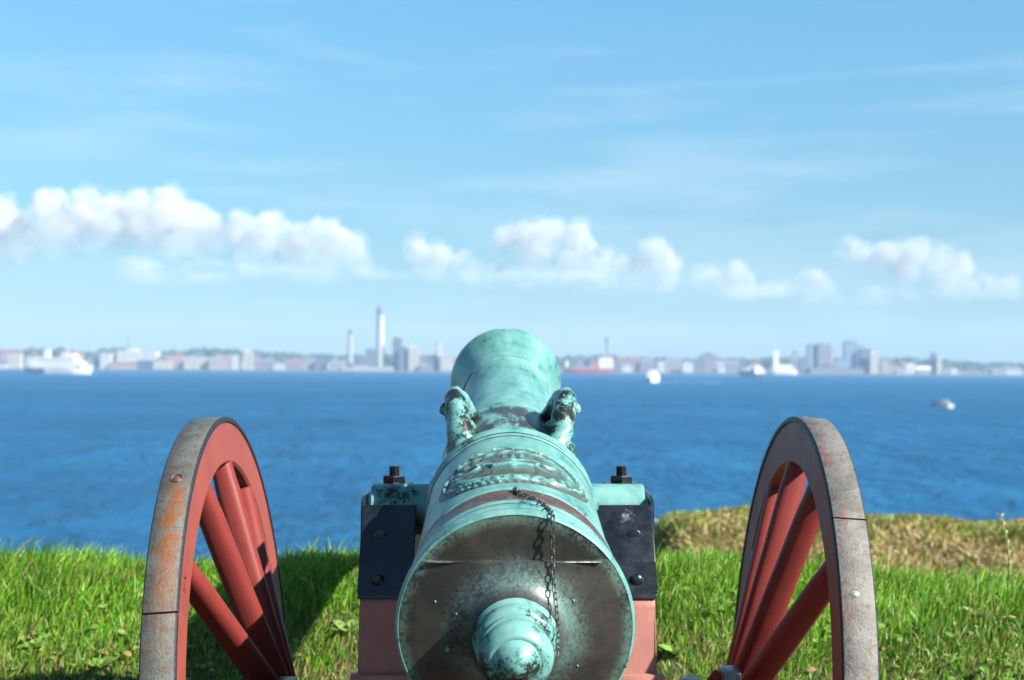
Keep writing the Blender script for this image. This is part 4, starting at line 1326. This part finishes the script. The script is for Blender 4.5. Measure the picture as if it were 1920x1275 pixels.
ship('motor_boat', 1770, 765, 4.6, 1.9, .95, RAD(-28), 'white',
     [('cabin', -.5, 1.3, .75, .9, 1.9, 'white'), ('windscreen', 1.25, 1.4, .7, 1.3, 1.85, 'dark'), ('outboard_motor', -2.7, -2.0, .35, .2, 1.5, 'dark'), ('cockpit', -2.1, -.5, .8, .9, 1.25, 'dark')], 'small grey motor boat alone on the water at right', 'boat')

# foam wakes lying on the water
foam = mat_simple('foam', (.75, .80, .82), .6, 0, .15, .5)


def wake(px, py, w0, w1, length, ang, label):
    p = at_px(px, py, 1.0) - Vector((0, 0, CAM_Z)); d = (SEA_Z - CAM_Z) / p.z
    x, y = wx(px, d), d
    V, F_ = [], []
    n = 24
    for i in range(n + 1):
        t = i / n
        w = (w0 + (w1 - w0) * t) * (.7 + .5 * rr.random()) / 2
        c = Vector((x + math.cos(ang) * length * t, y + math.sin(ang) * length * t, SEA_Z + .02 + .10 * math.sin(i) ** 2))
        s_ = Vector((-math.sin(ang), math.cos(ang), 0))
        V += [tuple(c - s_ * w), tuple(c + Vector((0, 0, .12 * rr.random()))), tuple(c + s_ * w)]
    for i in range(n):
        for j in range(2): F_.append((i * 3 + j, i * 3 + j + 1, i * 3 + j + 4, i * 3 + j + 3))
    me = bpy.data.meshes.new('wake'); me.from_pydata(V, [], F_)
    tag(link('wake', me, None, foam), label, 'wake', kind='stuff')


wake(1228, 717.5, 5, 9, 60, RAD(35), 'pale foam trailing from the oncoming passenger boat')
wake(134, 702, 8, 3, 32, RAD(0), 'white foam at the bow of the large ferry')

# ------------------------------------------------------------------ haze over the water
hz_m = NT('haze_air'); hz_m.n.remove(hz_m.b)
hv = hz_m.node('ShaderNodeVolumePrincipled')
hv.inputs['Color'].default_value = (.46, .70, .95, 1)
hv.inputs['Density'].default_value = 0.00011
hv.inputs['Anisotropy'].default_value = 0.0
hz_m.l.new(hv.outputs[0], hz_m.out.inputs['Volume'])
bm = bmesh.new(); box_bm(bm, -7000, 7000, -7000, 7000, SEA_Z - 3.5, 190)
tag(link('haze', from_bm(bm, 'haze'), None, hz_m.m), 'thin blue haze over the sound', 'haze', kind='stuff')

# ------------------------------------------------------------------ clouds
CD = 16000.0
veil_m = NT('veil_vapour'); veil_m.n.remove(veil_m.b)
vv = veil_m.node('ShaderNodeVolumePrincipled')
vv.inputs['Color'].default_value = (.82, .83, .84, 1)
vv.inputs['Density'].default_value = 0.0009
vv.inputs['Anisotropy'].default_value = -0.2
veil_m.l.new(vv.outputs[0], veil_m.out.inputs['Volume'])
M['veil'] = veil_m.m


def cloud(name, puffs, label, seed=1, small=22, voxel=22.0, fringe=True, flat=(1.12, 1.25, .92)):
    """puffs: (px, py, radius in px) of the main billows"""
    r = random.Random(seed)
    k = CD / F
    bm = bmesh.new()
    cx = sum(p[0] for p in puffs) / len(puffs)
    base = max(p[1] + p[2] * .45 for p in puffs)
    for (px, py, rad) in puffs:
        for m in range(1 + small // 4):
            if m == 0: q, rr_, dd = (px, py), rad, 0
            else:
                a = r.uniform(-.3, math.pi + .3); rr_ = rad * r.uniform(.28, .52)
                q = (px + math.cos(a) * rad * .82, py - math.sin(a) * rad * .78); dd = r.uniform(-.8, .8) * rad
            p = at_px(q[0], q[1], CD) + Vector((0, dd * k * 1.0, 0))
            bmesh.ops.create_icosphere(bm, subdivisions=3, radius=rr_ * k, matrix=Matrix.Translation(p) @ Matrix.Diagonal((*flat, 1)))
    zb = at_px(cx, base, CD).z
    for v in bm.verts:                # flattened base
        if v.co.z < zb: v.co.z = zb - (zb - v.co.z) * .22
    me = bpy.data.meshes.new('puffs'); bm.to_mesh(me); bm.free()
    tmp = bpy.data.objects.new('tmp_cloud', me); COL.objects.link(tmp)
    md = tmp.modifiers.new('remesh', 'REMESH'); md.mode = 'VOXEL'; md.voxel_size = voxel
    dg = bpy.context.evaluated_depsgraph_get()
    out = bpy.data.meshes.new_from_object(tmp.evaluated_get(dg))
    bpy.data.objects.remove(tmp); bpy.data.meshes.remove(me)
    n = len(out.vertices)
    co = np.zeros(n * 3, np.float32); out.vertices.foreach_get('co', co); co = co.reshape(-1, 3)
    no = np.zeros(n * 3, np.float32); out.vertices.foreach_get('normal', no); no = no.reshape(-1, 3)
    for i in range(n):
        v = Vector(co[i])
        sh = Vector((seed * 3.1, 0, 0))
        f = 110 * (.42 - abs(noise.noise(v / 300 + sh))) + 62 * (.40 - abs(noise.noise(v / 130 + sh))) + 30 * (.4 - abs(noise.noise(v / 60 + sh))) - 22
        if co[i][2] < zb + 40: f *= .4
        co[i] += no[i] * f
    out.vertices.foreach_set('co', co.ravel()); out.update()
    out.materials.clear(); out.materials.append(M['cloud'])
    out.polygons.foreach_set('use_smooth', [True] * len(out.polygons))
    o = bpy.data.objects.new(name, out); COL.objects.link(o)
    if fringe:                      # thin ragged vapour round the dense core
        fm = out.copy()
        c2 = co.copy()
        for i in range(n):
            v = Vector(co[i]); sh = Vector((seed * 1.7, 5, 0))
            f = 46 + 95 * noise.noise(v / 210 + sh) + 60 * noise.noise(v / 90 + sh) + 30 * noise.noise(v / 45 + sh)
            c2[i] += no[i] * max(f, -30)
            c2[i][2] -= 18
        fm.vertices.foreach_set('co', c2.ravel()); fm.update()
        fm.materials.clear(); fm.materials.append(M['veil'])
        fo = bpy.data.objects.new('fringe', fm); COL.objects.link(fo); fo.parent = o
    return tag(o, label, 'cloud')


cloud('cloud', [(-30, 420, 52), (15, 425, 36), (-10, 462, 34), (45, 470, 26)], 'pale cloud bank cut by the left edge', 1)
cloud('cloud', [(96, 400, 36), (158, 396, 32), (120, 432, 44), (205, 420, 42), (250, 396, 32), (314, 394, 34), (285, 428, 48), (362, 418, 38), (345, 448, 42), (405, 448, 26)], 'largest long white cumulus over the left of the town', 2)
cloud('cloud', [(462, 440, 34), (500, 428, 30), (505, 465, 30), (470, 475, 22)], 'upright small cumulus right of the largest one', 3)
cloud('cloud', [(575, 450, 32), (612, 440, 28), (645, 462, 32), (600, 480, 32), (672, 486, 18), (560, 482, 24)], 'rounded cumulus left of the tallest tower', 4)
cloud('cloud', [(792, 478, 22), (820, 482, 22), (855, 487, 18), (800, 500, 22), (885, 500, 13), (920, 503, 15)], 'small ragged cumulus above the cannon muzzle left', 5)
cloud('cloud', [(955, 447, 22), (990, 445, 24), (1035, 440, 26), (1078, 450, 24), (1100, 470, 20), (1010, 475, 30), (1070, 492, 28), (1120, 500, 26), (1165, 505, 22)], 'bright cumulus straight above the cannon', 6)
cloud('cloud', [(1228, 474, 22), (1240, 500, 24), (1255, 522, 16), (1205, 500, 18)], 'upright cloud tuft right of the bright cumulus', 7)
cloud('cloud', [(1330, 518, 18), (1375, 516, 20), (1405, 528, 14), (1350, 530, 18)], 'faint low cloud in the middle of the right sky', 8)
cloud('cloud', [(1530, 528, 17), (1545, 532, 12)], 'tiny cloud puff left of the right-hand cumulus', 9)
cloud('cloud', [(1598, 474, 20), (1625, 482, 20), (1662, 475, 24), (1712, 475, 26), (1755, 492, 26), (1800, 500, 20), (1690, 505, 24), (1770, 520, 26), (1808, 540, 22), (1850, 535, 18), (1890, 540, 18)], 'long cumulus sloping down at the far right', 10)


tv = NT('thin_veil_vapour'); tv.n.remove(tv.b)
vt = tv.node('ShaderNodeVolumePrincipled'); vt.inputs['Color'].default_value = (.82, .83, .84, 1)
gx, gy, gz = tv.sep(tv.node('ShaderNodeTexCoord').outputs['Generated'])
dn = tv.math('MULTIPLY', tv.ramp(tv.noise(tv.mapping(tv.obj(), (1, 1, 2.2)), 1 / 700, 5, 0.6), 0.40, 0.66), tv.math('MULTIPLY', tv.ramp(gz, 0.0, 0.45), tv.ramp(gz, 1.0, 0.6)))
dn = tv.math('MULTIPLY', dn, tv.math('MULTIPLY', tv.ramp(gx, 0.0, 0.15), tv.ramp(gx, 1.0, 0.85)))
tv.l.new(tv.math('MULTIPLY', dn, 0.0012), vt.inputs['Density']); tv.l.new(vt.outputs[0], tv.out.inputs['Volume'])
thin_m = tv.m
for sd, pf, lb in ((21, [(40, 505, 42), (130, 515, 36), (210, 508, 34), (300, 512, 30), (380, 505, 32), (470, 512, 34), (560, 520, 32), (650, 522, 34), (700, 530, 24)], 'thin veil of cloud below the left cumulus clouds'),
                   (22, [(760, 520, 26), (830, 528, 28), (900, 522, 28), (980, 520, 30), (1060, 525, 32), (1140, 528, 30), (1220, 535, 26), (1290, 545, 20)], 'thin veil of cloud under the middle clouds'),
                   (23, [(1480, 560, 20), (1540, 555, 24), (1620, 548, 26), (1700, 560, 30), (1790, 570, 30), (1870, 575, 28), (1940, 580, 28)], 'thin veil of cloud under the right-hand cumulus')):
    c = cloud('cloud_veil', pf, lb, sd, 16, 40.0, False, (2.6, 2.2, .95))
    c.location.y = 5200.0; c.data.materials[0] = thin_m
    c.location.z = 5200.0 * .058
